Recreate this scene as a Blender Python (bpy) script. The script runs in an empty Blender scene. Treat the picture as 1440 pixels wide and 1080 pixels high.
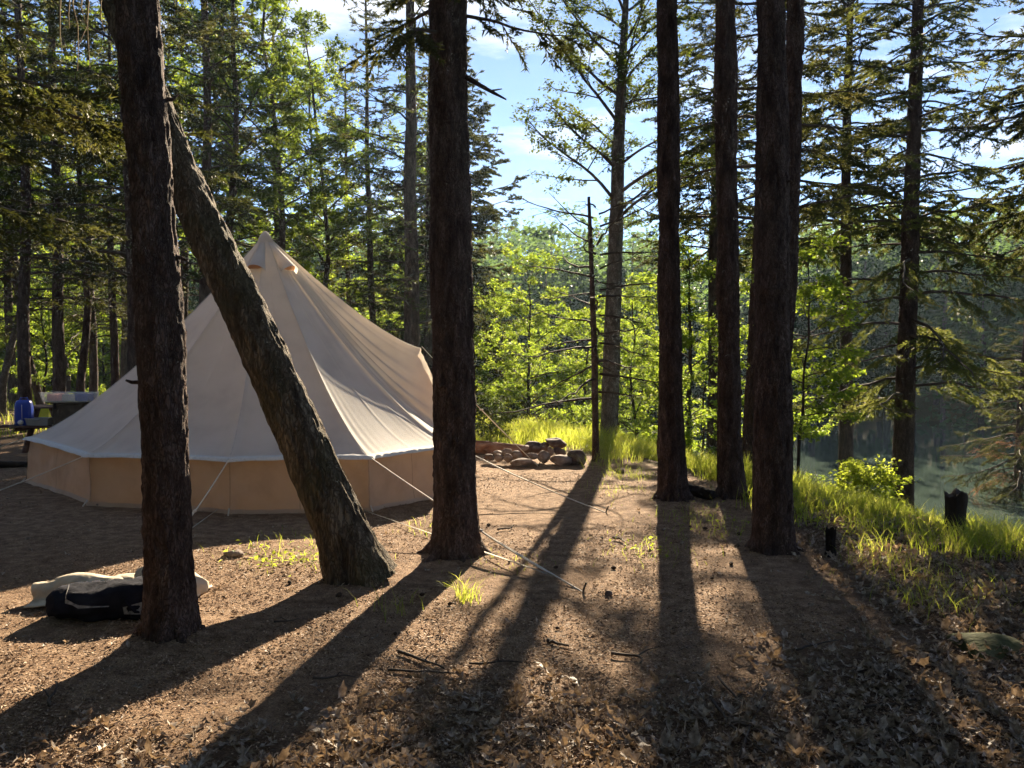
import bpy, math, random
import numpy as np
from mathutils import Vector, Matrix

# ------------------------------------------------------------------ camera, sky, sun, exposure
sc = bpy.context.scene
F, PITCH, CAMH = 1109.0, math.radians(-1.55), 1.5
SUN_AZ, SUN_EL = math.radians(10.5), math.radians(24.3)     # azimuth to the right of +Y
cam = bpy.data.cameras.new('camera'); cam.sensor_width = 36; cam.lens = 36 * F / 1440
cam.clip_start = 0.05; cam.clip_end = 1000
camo = bpy.data.objects.new('camera', cam); sc.collection.objects.link(camo)
camo.location = (0, 0, CAMH); camo.rotation_euler = (math.radians(90) + PITCH, 0, 0)
sc.camera = camo
world = bpy.data.worlds.new('World'); sc.world = world; world.use_nodes = True
wn, wl = world.node_tree.nodes, world.node_tree.links
wn.clear()
wout = wn.new('ShaderNodeOutputWorld'); wbg = wn.new('ShaderNodeBackground')
sky = wn.new('ShaderNodeTexSky'); sky.sky_type = 'NISHITA'; sky.sun_disc = False
sky.sun_elevation = SUN_EL; sky.sun_rotation = SUN_AZ
sky.air_density = 0.5; sky.dust_density = 0.0; sky.ozone_density = 2.5
wbg.inputs['Strength'].default_value = 0.05
# thin broken clouds low over the pond
wtc = wn.new('ShaderNodeTexCoord'); wmp = wn.new('ShaderNodeMapping'); wmp.inputs['Scale'].default_value = (2.2, 2.2, 9.0)
wno = wn.new('ShaderNodeTexNoise'); wno.inputs['Scale'].default_value = 1.6; wno.inputs['Detail'].default_value = 7
wno.inputs['Roughness'].default_value = 0.55
wrp = wn.new('ShaderNodeValToRGB'); wrp.color_ramp.elements[0].position = 0.53; wrp.color_ramp.elements[1].position = 0.7
wmx = wn.new('ShaderNodeMix'); wmx.data_type = 'RGBA'; wmx.inputs['B'].default_value = (6.4, 6.4, 6.7, 1)
wsc = wn.new('ShaderNodeMath'); wsc.operation = 'MULTIPLY'; wsc.inputs[1].default_value = 0.75
wl.new(wtc.outputs['Generated'], wmp.inputs['Vector']); wl.new(wmp.outputs['Vector'], wno.inputs['Vector'])
wl.new(wno.outputs['Fac'], wrp.inputs['Fac']); wl.new(wrp.outputs['Color'], wsc.inputs[0]); wl.new(wsc.outputs[0], wmx.inputs['Factor'])
wl.new(sky.outputs['Color'], wmx.inputs['A']); wl.new(wmx.outputs['Result'], wbg.inputs['Color'])
wl.new(wbg.outputs['Background'], wout.inputs['Surface'])
sl = bpy.data.lights.new('sun', 'SUN'); sl.energy = 5.0; sl.angle = math.radians(0.6); sl.color = (1.0, 0.83, 0.6)
so = bpy.data.objects.new('sun', sl); sc.collection.objects.link(so)
SUND = Vector((math.sin(SUN_AZ) * math.cos(SUN_EL), math.cos(SUN_AZ) * math.cos(SUN_EL), math.sin(SUN_EL)))
so.location = SUND * 80
so.rotation_euler = SUND.to_track_quat('Z', 'Y').to_euler()
sc.view_settings.view_transform = 'Standard'; sc.view_settings.look = 'None'
sc.view_settings.exposure = 2.28; sc.view_settings.gamma = 1.0
cy = sc.cycles
cy.max_bounces = 6; cy.diffuse_bounces = 3; cy.glossy_bounces = 2; cy.transmission_bounces = 3
cy.transparent_max_bounces = 6; cy.volume_bounces = 0
cy.caustics_reflective = False; cy.caustics_refractive = False
cy.sample_clamp_indirect = 6; cy.use_denoising = True
cy.use_adaptive_sampling = True; cy.adaptive_threshold = 0.02

rng = np.random.default_rng(7)
PI = math.pi
HAZE_DENSITY = 0.0004

# ------------------------------------------------------------------ helpers: names, meshes
def link(o):
    sc.collection.objects.link(o); return o
def tag(o, label=None, cat=None, group=None, kind=None):
    if label: o['label'] = label
    if cat: o['category'] = cat
    if group: o['group'] = group
    if kind: o['kind'] = kind
    return o
def thing(name, label, cat, loc=(0, 0, 0), rz=0, group=None):
    o = link(bpy.data.objects.new(name, None)); o.empty_display_size = 0.2
    o.location = loc; o.rotation_euler = (0, 0, rz)
    return tag(o, label, cat, group)
class MB:
    """collects vertices and faces of any size, then links them as one mesh object"""
    def __init__(s): s.V = []; s.Fs = []; s.n = 0
    def add(s, V, *faces):
        V = np.asarray(V, float).reshape(-1, 3)
        for f in faces:
            f = np.asarray(f, int)
            if f.size: s.Fs.append(f + s.n)
        s.V.append(V); s.n += len(V)
    def mesh(s, name, smooth=True, m=None):
        me = bpy.data.meshes.new(name)
        V = np.concatenate(s.V) if s.V else np.zeros((0, 3))
        me.vertices.add(len(V)); me.vertices.foreach_set('co', V.astype(np.float32).ravel())
        nl = sum(f.size for f in s.Fs); npoly = sum(len(f) for f in s.Fs)
        li = np.concatenate([f.ravel() for f in s.Fs]); tot = np.concatenate([np.full(len(f), f.shape[1]) for f in s.Fs])
        st = np.concatenate([[0], np.cumsum(tot)[:-1]])
        me.loops.add(nl); me.loops.foreach_set('vertex_index', li.astype(np.int32))
        me.polygons.add(npoly); me.polygons.foreach_set('loop_start', st.astype(np.int32))
        me.polygons.foreach_set('loop_total', tot.astype(np.int32))
        me.polygons.foreach_set('use_smooth', np.full(npoly, smooth))
        me.update(calc_edges=True); me.validate()
        if m: me.materials.append(m)
        return me
    def build(s, name, m, parent=None, smooth=True, loc=None):
        o = link(bpy.data.objects.new(name, s.mesh(name, smooth, m)))
        if parent: o.parent = parent
        if loc is not None: o.location = loc
        return o
def copy_tree(o, parent=None):
    c = o.copy(); link(c); c.parent = parent
    for ch in list(o.children): copy_tree(ch, c)
    return c
def norm(v): return v / np.maximum(np.linalg.norm(v, axis=-1, keepdims=True), 1e-9)

def hash3(i, j, k, s):
    h = (i * 374761393 + j * 668265263 + k * 1274126177 + s * 974634577) & 0xffffffff
    h = ((h ^ (h >> 13)) * 1274126177) & 0xffffffff
    return ((h ^ (h >> 16)) & 0xffff) / 65535.0
def vnoise(P, seed=0):
    P = np.asarray(P, float); i = np.floor(P).astype(np.int64); f = P - i; f = f * f * (3 - 2 * f)
    r = 0
    for dx in (0, 1):
        for dy in (0, 1):
            for dz in (0, 1):
                w = (f[..., 0] if dx else 1 - f[..., 0]) * (f[..., 1] if dy else 1 - f[..., 1]) * (f[..., 2] if dz else 1 - f[..., 2])
                r = r + w * hash3(i[..., 0] + dx, i[..., 1] + dy, i[..., 2] + dz, seed)
    return r * 2 - 1
def fbm(P, seed=0, o=3):
    r = 0; a = 1; P = np.asarray(P, float)
    for k in range(o): r = r + a * vnoise(P * 2 ** k, seed + k); a *= .5
    return r
def fb2(x, y, s, seed=0, o=3):
    x = np.asarray(x, float); y = np.asarray(y, float)
    return fbm(np.stack([x * s, y * s, np.full_like(x, seed * 3.7)], -1), seed, o)

def tube(mb, P, R, k=8, cap=False):
    P = np.asarray(P, float); n = len(P); R = np.broadcast_to(np.asarray(R, float), (n,))
    T = norm(np.gradient(P, axis=0)); ref = np.array([0, 0, 1.0]) if abs(T[0, 2]) < .9 else np.array([1.0, 0, 0])
    A = norm(np.cross(T, ref)); B = np.cross(T, A)
    a = np.arange(k) * 2 * PI / k
    V = P[:, None] + R[:, None, None] * (np.cos(a)[None, :, None] * A[:, None] + np.sin(a)[None, :, None] * B[:, None])
    i = np.arange(n - 1)[:, None] * k; j = np.arange(k)[None]; j2 = (j + 1) % k
    Q = np.stack([i + j, i + j2, i + k + j2, i + k + j], -1).reshape(-1, 4)
    mb.add(V, Q, *([[list(range(k))[::-1]], [list(range((n - 1) * k, n * k))]] if cap else []))
def sticks(mb, A, B, r0, r1, k=3):
    """many straight tapered prisms"""
    A = np.asarray(A, float); B = np.asarray(B, float); n = len(A)
    if not n: return
    T = norm(B - A); ref = np.where(np.abs(T[:, 2:3]) < .9, np.array([[0, 0, 1.0]]), np.array([[1.0, 0, 0]]))
    U = norm(np.cross(T, ref)); W = np.cross(T, U)
    r0 = np.broadcast_to(r0, (n,)); r1 = np.broadcast_to(r1, (n,)); a = np.arange(k) * 2 * PI / k
    ring = np.cos(a)[None, :, None] * U[:, None] + np.sin(a)[None, :, None] * W[:, None]
    V = np.concatenate([A[:, None] + ring * r0[:, None, None], B[:, None] + ring * r1[:, None, None]], 1)
    b = np.arange(n)[:, None] * 2 * k; j = np.arange(k)[None]; j2 = (j + 1) % k
    mb.add(V, np.stack([b + j, b + j2, b + k + j2, b + k + j], -1).reshape(-1, 4))
def slivers(mb, A, D, L, W, r):
    """needle triangles from A along D"""
    n = len(A)
    if not n: return
    S = norm(np.cross(D, r.normal(size=(n, 3))))
    L = np.broadcast_to(L, (n,))[:, None]; W = np.broadcast_to(W, (n,))[:, None]
    V = np.stack([A - S * W * .5, A + S * W * .5, A + D * L], 1)
    mb.add(V, np.arange(n * 3).reshape(n, 3))
def leaves(mb, P, D, N, L, W):
    """folded diamond leaves: base P, axis D, normal N"""
    n = len(P)
    if not n: return
    D = norm(D); S = norm(np.cross(D, N)); N = np.cross(S, D)
    L = np.broadcast_to(L, (n,))[:, None]; W = np.broadcast_to(W, (n,))[:, None]
    V = np.stack([P, P + D * L * .45 + S * W * .5 + N * W * .12, P + D * L - N * L * .12, P + D * L * .45 - S * W * .5 + N * W * .12], 1)
    b = np.arange(n)[:, None] * 4
    mb.add(V, np.concatenate([b + [[0, 1, 2]], b + [[0, 2, 3]]]))
def box(mb, c, s, rz=0, tilt=None):
    x, y, z = np.array(s) / 2.0; bv = min(x, y, z) * .12
    V = []
    for sx in (-1, 1):
        for sy in (-1, 1):
            for sz in (-1, 1):
                V += [(sx * (x - bv), sy * (y - bv), sz * z), (sx * (x - bv), sy * y, sz * (z - bv)), (sx * x, sy * (y - bv), sz * (z - bv))]
    V = np.array(V)
    import bmesh
    bm = bmesh.new()
    for v in V: bm.verts.new(v)
    bmesh.ops.convex_hull(bm, input=bm.verts[:])
    bm.verts.ensure_lookup_table(); bm.verts.index_update()
    W = np.array([v.co[:] for v in bm.verts]); f3 = [[v.index for v in f.verts] for f in bm.faces]; bm.free()
    c_, s_ = math.cos(rz), math.sin(rz)
    R = np.array([[c_, -s_, 0], [s_, c_, 0], [0, 0, 1]])
    if tilt is not None: R = R @ np.array(Matrix.Rotation(tilt[1], 3, tilt[0]))
    W = W @ R.T + np.array(c)
    mb.add(W, *[[f] for f in f3])

# ------------------------------------------------------------------ the photograph's geometry -> places
CP, SP = math.cos(PITCH), math.sin(PITCH)
def ray(px, py):
    x, u = (px - 720) / F, (540 - py) / F
    d = np.array([x, CP - u * SP, SP + u * CP]); return d
def at(px, py, d):
    r = ray(px, py); return np.array([0, 0, CAMH]) + r * d / r[1]
EDGE = np.array([(-60, 42), (-20, 30), (-4, 20.5), (0.5, 17.0), (2.0, 14), (2.75, 11), (3.3, 8.9), (4.3, 6.9), (5.6, 4.6), (7.5, 0), (10, -8), (20, -60)], float)
def edge_s(x, y):
    x = np.asarray(x, float); y = np.asarray(y, float); best = np.full(x.shape, 1e9); sg = np.ones(x.shape)
    for a, b in zip(EDGE[:-1], EDGE[1:]):
        e = b - a; L2 = e @ e; t = np.clip(((x - a[0]) * e[0] + (y - a[1]) * e[1]) / L2, 0, 1)
        dx, dy = x - a[0] - t * e[0], y - a[1] - t * e[1]; d = np.hypot(dx, dy)
        s = np.sign(e[1] * dx - e[0] * dy) * -1
        up = d < best; best = np.where(up, d, best); sg = np.where(up, s, sg)
    return best * sg
WATER = -1.75
BASES = [at(px, py, d)[:2] for px, py, d in ((240, 912, 4.22), (641, 783, 6.15), (946, 710, 8.4), (1029, 710, 8.45), (1087, 780, 6.2), (508, 820, 5.4))]
def tz(x, y):
    x = np.asarray(x, float); y = np.asarray(y, float)
    s = edge_s(x, y) + .35 * fb2(x, y, .5, 5, 2)
    t = np.clip((s + .2) / 6.5, 0, 1)
    z = -2.7 * (t * t * (3 - 2 * t) * .25 + t * .75)
    r = np.hypot(x, y); h = np.clip(r - 47, 0, 200)
    hill = h * .17 * np.clip(h / 14, .25, 1) + 1.5 * fb2(x, y, .05, 9, 2) * np.clip(h / 30, 0, 1)
    z = np.where(r > 46, np.maximum(z + hill, -2.7 + hill + np.clip(h * .3, 0, 1.5)), z)
    near = np.clip(1 - r / 40, 0, 1)
    for bx, by_ in BASES: z = z + .05 * np.exp(-((x - bx) ** 2 + (y - by_) ** 2) / .09)
    return z + near * (.05 * fb2(x, y, .45, 1, 3) + .012 * fb2(x, y, 4.0, 2, 2))
def G(px, py):
    r = ray(px, py); t = np.concatenate([np.arange(1.5, 20, .02), np.arange(20, 90, .2)])
    P = np.array([0, 0, CAMH]) + r * t[:, None]; k = np.argmax(P[:, 2] < tz(P[:, 0], P[:, 1])); return P[k]
def gz(x, y): return float(tz(np.array([x]), np.array([y]))[0])

# ------------------------------------------------------------------ materials
def nm(name):
    m = bpy.data.materials.new(name); m.use_nodes = True; nt = m.node_tree; nt.nodes.clear()
    return m, nt.nodes, nt.links, nt.nodes.new('ShaderNodeOutputMaterial')
def noise_col(n, l, cols, scale, detail=4, stretch=(1, 1, 1), pos=None, coord='Object', rough=.6, dist=0):
    tc = n.new('ShaderNodeTexCoord'); mp = n.new('ShaderNodeMapping'); mp.inputs['Scale'].default_value = stretch
    no = n.new('ShaderNodeTexNoise'); no.inputs['Scale'].default_value = scale; no.inputs['Detail'].default_value = detail
    no.inputs['Roughness'].default_value = rough; no.inputs['Distortion'].default_value = dist
    rp = n.new('ShaderNodeValToRGB'); e = rp.color_ramp.elements
    pos = pos or np.linspace(.32, .68, len(cols))
    while len(e) < len(cols): e.new(.5)
    for k, c in enumerate(cols): e[k].position = float(pos[k]); e[k].color = (*c, 1)
    l.new(tc.outputs[coord], mp.inputs['Vector']); l.new(mp.outputs['Vector'], no.inputs['Vector']); l.new(no.outputs['Fac'], rp.inputs['Fac'])
    return rp.outputs['Color'], no.outputs['Fac'], mp.outputs['Vector']
def mixc(n, l, a, b, f, mode='MIX'):
    m = n.new('ShaderNodeMix'); m.data_type = 'RGBA'; m.blend_type = mode
    for s, k in ((a, 'A'), (b, 'B'), (f, 'Factor')):
        if hasattr(s, 'links'): l.new(s, m.inputs[k])
        else: m.inputs[k].default_value = (*s, 1) if k != 'Factor' else s
    return m.outputs['Result']
def surf(name, cols, scale, rough=.85, bump=.3, bscale=None, bdist=.02, stretch=(1, 1, 1), detail=5, spec=.2, transl=None, metal=0, coord='Object', pos=None):
    m, n, l, out = nm(name)
    c, f, v = noise_col(n, l, cols, scale, detail, stretch, pos, coord)
    p = n.new('ShaderNodeBsdfPrincipled'); p.inputs['Roughness'].default_value = rough
    p.inputs['Specular IOR Level'].default_value = spec; p.inputs['Metallic'].default_value = metal
    l.new(c, p.inputs['Base Color'])
    if bump:
        nb = n.new('ShaderNodeTexNoise'); nb.inputs['Scale'].default_value = bscale or scale * 3; nb.inputs['Detail'].default_value = 6
        l.new(v, nb.inputs['Vector']); b = n.new('ShaderNodeBump'); b.inputs['Strength'].default_value = bump; b.inputs['Distance'].default_value = bdist
        l.new(nb.outputs['Fac'], b.inputs['Height']); l.new(b.outputs['Normal'], p.inputs['Normal'])
    if transl:
        t = n.new('ShaderNodeBsdfTranslucent'); mx = n.new('ShaderNodeMixShader'); mx.inputs['Fac'].default_value = transl[1]
        tm = mixc(n, l, c, transl[0], 1.0, 'MULTIPLY'); l.new(tm, t.inputs['Color'])
        l.new(p.outputs['BSDF'], mx.inputs[1]); l.new(t.outputs['BSDF'], mx.inputs[2]); l.new(mx.outputs['Shader'], out.inputs['Surface'])
    else: l.new(p.outputs['BSDF'], out.inputs['Surface'])
    return m
def foliage(name, cols, tcols, tf, scale=1.6, rough=.6):
    """leaf or needle: reflects one green, lets a yellower one through"""
    m, n, l, out = nm(name)
    c, f, v = noise_col(n, l, cols, scale, 6, coord='Object', rough=.8)
    c2, _, _ = noise_col(n, l, tcols, scale, 6, coord='Object', rough=.8)
    p = n.new('ShaderNodeBsdfPrincipled'); p.inputs['Roughness'].default_value = rough; p.inputs['Specular IOR Level'].default_value = .25
    l.new(c, p.inputs['Base Color']); t = n.new('ShaderNodeBsdfTranslucent'); l.new(c2, t.inputs['Color'])
    mx = n.new('ShaderNodeMixShader'); mx.inputs['Fac'].default_value = tf
    l.new(p.outputs['BSDF'], mx.inputs[1]); l.new(t.outputs['BSDF'], mx.inputs[2]); l.new(mx.outputs['Shader'], out.inputs['Surface'])
    return m
def bark(name, dark, mid, light, sc_=14, stretch=(1, 1, .3), bump=1.0, moss=None):
    m, n, l, out = nm(name)
    c, f, v = noise_col(n, l, (dark, mid, light), sc_, 8, stretch, (.36, .52, .74), rough=.7)
    dn = n.new('ShaderNodeTexNoise'); dn.inputs['Scale'].default_value = sc_ * 1.3; dn.inputs['Detail'].default_value = 4; l.new(v, dn.inputs['Vector'])
    va = n.new('ShaderNodeVectorMath'); va.operation = 'MULTIPLY_ADD'; va.inputs[1].default_value = (.16, .16, .16); l.new(dn.outputs['Color'], va.inputs[0]); l.new(v, va.inputs[2])
    vo = n.new('ShaderNodeTexVoronoi'); vo.inputs['Scale'].default_value = sc_ * 3.4; vo.feature = 'DISTANCE_TO_EDGE'; vo.inputs['Randomness'].default_value = 1
    l.new(va.outputs[0], vo.inputs['Vector'])
    rr = n.new('ShaderNodeMapRange'); rr.inputs['From Max'].default_value = .2; rr.inputs['To Min'].default_value = .25; l.new(vo.outputs['Distance'], rr.inputs['Value'])
    c = mixc(n, l, dark, c, rr.outputs['Result'])
    if moss:
        mc, mf, _ = noise_col(n, l, ((0, 0, 0), (1, 1, 1)), 3.2, 7, (1, 1, .6), (.5, .62)); bw = n.new('ShaderNodeRGBToBW'); l.new(mc, bw.inputs[0])
        ml = n.new('ShaderNodeMath'); ml.operation = 'MULTIPLY'; ml.inputs[1].default_value = .45; l.new(bw.outputs[0], ml.inputs[0])
        c = mixc(n, l, c, moss, ml.outputs[0])
    p = n.new('ShaderNodeBsdfPrincipled'); p.inputs['Roughness'].default_value = .9; p.inputs['Specular IOR Level'].default_value = .15
    l.new(c, p.inputs['Base Color'])
    nb = n.new('ShaderNodeTexNoise'); nb.inputs['Scale'].default_value = sc_ * 4; nb.inputs['Detail'].default_value = 8; l.new(v, nb.inputs['Vector'])
    ad = n.new('ShaderNodeMath'); ad.operation = 'MULTIPLY_ADD'; ad.inputs[1].default_value = .6; l.new(rr.outputs['Result'], ad.inputs[0]); l.new(nb.outputs['Fac'], ad.inputs[2])
    b = n.new('ShaderNodeBump'); b.inputs['Strength'].default_value = bump; b.inputs['Distance'].default_value = .022
    l.new(ad.outputs[0], b.inputs['Height']); l.new(b.outputs['Normal'], p.inputs['Normal']); l.new(p.outputs['BSDF'], out.inputs['Surface'])
    return m
M = {}
M['spruce_bark'] = bark('spruce_bark', (.04, .026, .021), (.118, .08, .066), (.25, .18, .15))
M['mossy_bark'] = bark('mossy_bark', (.04, .03, .02), (.14, .11, .074), (.3, .25, .18), 10, (1, 1, .22), 1.0, (.07, .068, .03))
M['grey_bark'] = bark('grey_bark', (.05, .042, .034), (.14, .12, .1), (.3, .28, .25), 9, (1, 1, .5), .7)
M['dark_wood'] = surf('dark_wood', ((.02, .015, .012), (.06, .045, .035)), 9, bump=.5, stretch=(1, 1, .3))
M['twig'] = surf('twig', ((.04, .03, .024), (.11, .085, .065)), 6, bump=0)
M['dry_twig'] = surf('dry_twig', ((.25, .18, .09), (.45, .33, .16)), 9, bump=0)
M['rust_needles'] = foliage('rust_needles', ((.14, .08, .045), (.26, .16, .09)), ((.2, .1, .05), (.35, .2, .1)), .35)
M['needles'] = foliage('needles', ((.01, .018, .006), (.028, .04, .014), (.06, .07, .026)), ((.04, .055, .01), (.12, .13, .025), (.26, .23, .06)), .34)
M['needles_lit'] = foliage('needles_lit', ((.015, .025, .008), (.05, .06, .02)), ((.09, .12, .02), (.24, .27, .055), (.42, .4, .1)), .45)  # brighter copy of the needles, backlight put into the colour
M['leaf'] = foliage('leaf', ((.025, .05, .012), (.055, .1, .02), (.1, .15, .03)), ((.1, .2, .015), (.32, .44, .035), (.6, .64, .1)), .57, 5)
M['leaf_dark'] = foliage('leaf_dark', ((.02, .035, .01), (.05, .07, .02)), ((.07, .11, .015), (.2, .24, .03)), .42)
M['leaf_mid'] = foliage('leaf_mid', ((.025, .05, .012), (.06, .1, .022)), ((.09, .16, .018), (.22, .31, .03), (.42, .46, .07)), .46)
M['far_leaf'] = foliage('far_leaf', ((.014, .03, .015), (.04, .075, .034), (.07, .11, .05)), ((.06, .12, .035), (.2, .31, .07)), .45, .25)
M['grass'] = foliage('grass', ((.05, .09, .015), (.1, .14, .03), (.2, .2, .07)), ((.28, .42, .03), (.52, .58, .06), (.78, .7, .2)), .56, 7)
M['weed'] = foliage('weed', ((.07, .12, .02), (.12, .17, .03)), ((.4, .52, .04), (.6, .66, .08)), .55, 2)
M['litter'] = surf('litter', ((.08, .06, .045), (.26, .21, .16), (.54, .47, .39)), 24, .6, 0, spec=.35, transl=((1, .8, .55), .25))
M['chips'] = surf('chips', ((.05, .03, .018), (.24, .155, .095), (.52, .38, .25)), 60, .75, 0, spec=.3)
M['rock'] = surf('rock', ((.09, .065, .055), (.2, .15, .125), (.32, .26, .22)), 7, .85, .6, 22, .02)
M['dark_rock'] = surf('dark_rock', ((.035, .025, .022), (.1, .07, .06), (.16, .12, .1)), 7, .85, .6, 22, .02)
M['moss_rock'] = surf('moss_rock', ((.03, .035, .012), (.07, .075, .03), (.13, .12, .07)), 6, .95, .6, 30, .02)
M['canvas'] = surf('canvas', ((.69, .655, .615), (.77, .735, .69), (.81, .775, .735)), 2.5, .9, .12, 220, .004, transl=((1, .92, .8), .38), pos=(.3, .5, .7))
M['canvas_shaded'] = surf('canvas_shaded', ((.5, .39, .295), (.59, .475, .365), (.63, .52, .41)), 2.5, .9, .12, 220, .004, transl=((1, .8, .55), .35))  # same canvas as the roof; warm shade and glow-through put into its colour
M['seam'] = surf('seam', ((.6, .55, .49), (.78, .73, .67)), 30, .9, .2, 200, .003)
M['wall_seam'] = surf('wall_seam', ((.4, .29, .2), (.5, .38, .27)), 30, .9, .2, 200, .003)
M['band'] = surf('band', ((.3, .27, .23), (.62, .6, .57), (.72, .7, .68)), 60, .8, .2, 200, .004, pos=(.3, .36, .6))
M['vent_in'] = surf('vent_in', ((.5, .26, .13), (.6, .33, .18)), 6, .9, .1)
M['rope'] = surf('rope', ((.55, .5, .42), (.78, .73, .64)), 90, .8, .4, 300, .003)
M['cloth'] = surf('cloth', ((.5, .42, .31), (.68, .6, .46), (.75, .67, .53)), 5, .9, .3, 30, .01, transl=((1, .85, .6), .15))
M['navy'] = surf('navy', ((.006, .007, .012), (.015, .016, .025)), 12, .95, .5, 40, .01, spec=.08)
M['grey_cloth'] = surf('grey_cloth', ((.08, .08, .085), (.3, .3, .3)), 40, .6, .3)
M['blue_plastic'] = surf('blue_plastic', ((.012, .05, .38), (.018, .07, .48)), 5, .35, .1, spec=.5)
M['white_plastic'] = surf('white_plastic', ((.6, .6, .58), (.75, .75, .72)), 6, .4, .05, spec=.5)
M['grey_plastic'] = surf('grey_plastic', ((.24, .27, .28), (.33, .36, .37)), 6, .45, .05, spec=.5)
M['yellow'] = surf('yellow', ((.6, .62, .04), (.75, .75, .1)), 9, .5, .05)
M['red_plastic'] = surf('red_plastic', ((.6, .22, .22), (.75, .35, .33)), 9, .5, .05)
M['old_wood'] = surf('old_wood', ((.05, .03, .025), (.13, .075, .055), (.2, .13, .1)), 6, .85, .4, stretch=(.15, 1, 1))
M['olive_box'] = surf('olive_box', ((.05, .04, .028), (.1, .075, .052)), 8, .8, .3)
M['red_log'] = surf('red_log', ((.08, .035, .022), (.22, .1, .06), (.34, .19, .12)), 9, .85, .6, stretch=(.25, 1, 1))
M['charred'] = surf('charred', ((.008, .006, .006), (.03, .024, .02)), 16, .9, .8, 50)
M['cone'] = surf('cone', ((.03, .02, .015), (.09, .055, .035)), 40, .9, .8, 120)
m, n, l, out = nm('clear_plastic')
p = n.new('ShaderNodeBsdfPrincipled'); p.inputs['Base Color'].default_value = (.85, .88, .9, 1); p.inputs['Roughness'].default_value = .25
p.inputs['Alpha'].default_value = .28; l.new(p.outputs['BSDF'], out.inputs['Surface']); M['clear_plastic'] = m
# water: murky, mirror-like
m, n, l, out = nm('water')
p = n.new('ShaderNodeBsdfPrincipled'); p.inputs['Base Color'].default_value = (.055, .08, .065, 1); p.inputs['Roughness'].default_value = .06; p.inputs['IOR'].default_value = 1.33
tc = n.new('ShaderNodeTexCoord'); mp = n.new('ShaderNodeMapping'); mp.inputs['Scale'].default_value = (1, .5, 1)
no = n.new('ShaderNodeTexNoise'); no.inputs['Scale'].default_value = 1.2; no.inputs['Detail'].default_value = 4
b = n.new('ShaderNodeBump'); b.inputs['Strength'].default_value = .06; b.inputs['Distance'].default_value = .05
l.new(tc.outputs['Object'], mp.inputs['Vector']); l.new(mp.outputs['Vector'], no.inputs['Vector']); l.new(no.outputs['Fac'], b.inputs['Height'])
l.new(b.outputs['Normal'], p.inputs['Normal']); l.new(p.outputs['BSDF'], out.inputs['Surface']); M['water'] = m
# ground: sandy needle duff, darker leaf mould and greener turf by region (mesh attributes), fine grain bump
m, n, l, out = nm('forest_floor')
c1, f1, v1 = noise_col(n, l, ((.1, .058, .034), (.25, .162, .102), (.4, .288, .192)), 9, 12, coord='Object', rough=.75)
c2, _, _ = noise_col(n, l, ((.03, .018, .012), (.085, .055, .036), (.2, .14, .095)), 26, 10, coord='Object', rough=.75)
c3, _, _ = noise_col(n, l, ((.035, .045, .012), (.08, .08, .025), (.15, .12, .06)), 12, 10, coord='Object', rough=.75)
gr, _, vv = noise_col(n, l, ((.35, .35, .35), (1, 1, 1), (1.5, 1.45, 1.35)), 120, 4, coord='Object', pos=(.36, .5, .66))
c1 = mixc(n, l, c1, gr, .85, 'MULTIPLY')
a1 = n.new('ShaderNodeAttribute'); a1.attribute_name = 'mould'; a2 = n.new('ShaderNodeAttribute'); a2.attribute_name = 'turf'
c = mixc(n, l, c1, c2, a1.outputs['Fac']); c = mixc(n, l, c, c3, a2.outputs['Fac'])
p = n.new('ShaderNodeBsdfPrincipled'); p.inputs['Roughness'].default_value = .95; p.inputs['Specular IOR Level'].default_value = .1; l.new(c, p.inputs['Base Color'])
nb = n.new('ShaderNodeTexNoise'); nb.inputs['Scale'].default_value = 55; nb.inputs['Detail'].default_value = 9; nb.inputs['Roughness'].default_value = .7; l.new(vv, nb.inputs['Vector'])
b = n.new('ShaderNodeBump'); b.inputs['Strength'].default_value = 1; b.inputs['Distance'].default_value = .03
l.new(nb.outputs['Fac'], b.inputs['Height']); l.new(b.outputs['Normal'], p.inputs['Normal']); l.new(p.outputs['BSDF'], out.inputs['Surface']); M['ground'] = m

# ------------------------------------------------------------------ terrain and pond
def mould(x, y):
    """1 where dead leaves cover the ground"""
    k = .9 * (3.75 - y) + .55 * np.clip(x - .6, 0, 9) + .5 * fb2(x, y, 1.1, 21, 3)
    k = k - .55 * np.clip(-x - .75, 0, 3)
    k = np.where((x > 1.2), np.maximum(k, 1.6 * (x - 1.9) - .28 * (y - 5) + .5 * fb2(x, y, 1.3, 22, 2)), k)
    return np.clip(k, 0, 1)
az = np.concatenate([np.linspace(-PI, math.radians(-52), 50)[:-1], np.linspace(math.radians(-52), math.radians(52), 430), np.linspace(math.radians(52), PI, 50)[1:-1]])
rr = .35 * (200 / .35) ** np.linspace(0, 1, 270)
X = np.sin(az)[None] * rr[:, None]; Y = np.cos(az)[None] * rr[:, None]; Z = tz(X, Y)
na, nr = len(az), len(rr); mb = MB()
i = np.arange(nr - 1)[:, None] * na; j = np.arange(na)[None]; j2 = (j + 1) % na
mb.add(np.stack([X, Y, Z], -1), np.stack([i + j, i + na + j, i + na + j2, i + j2], -1).reshape(-1, 4))
mb.add([(0, 0, gz(0, 0))]); c0 = nr * na
mb.Fs.append(np.stack([np.full(na, c0), j[0], j2[0]], -1))
ground = mb.build('ground', M['ground']); tag(ground, kind='structure')
ES = edge_s(X, Y)
for nme, val in (('mould', np.maximum(mould(X, Y), np.clip((np.hypot(X, Y) - 13) / 6 + fb2(X, Y, .6, 4), 0, .7))), ('turf', np.clip((ES + .5) / .8 + .5 * fb2(X, Y, 1.2, 31), 0, 1))):
    at_ = ground.data.attributes.new(nme, 'FLOAT', 'POINT'); at_.data.foreach_set('value', np.append(val.ravel(), 0).astype(np.float32))
mb = MB(); w = 130
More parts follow.
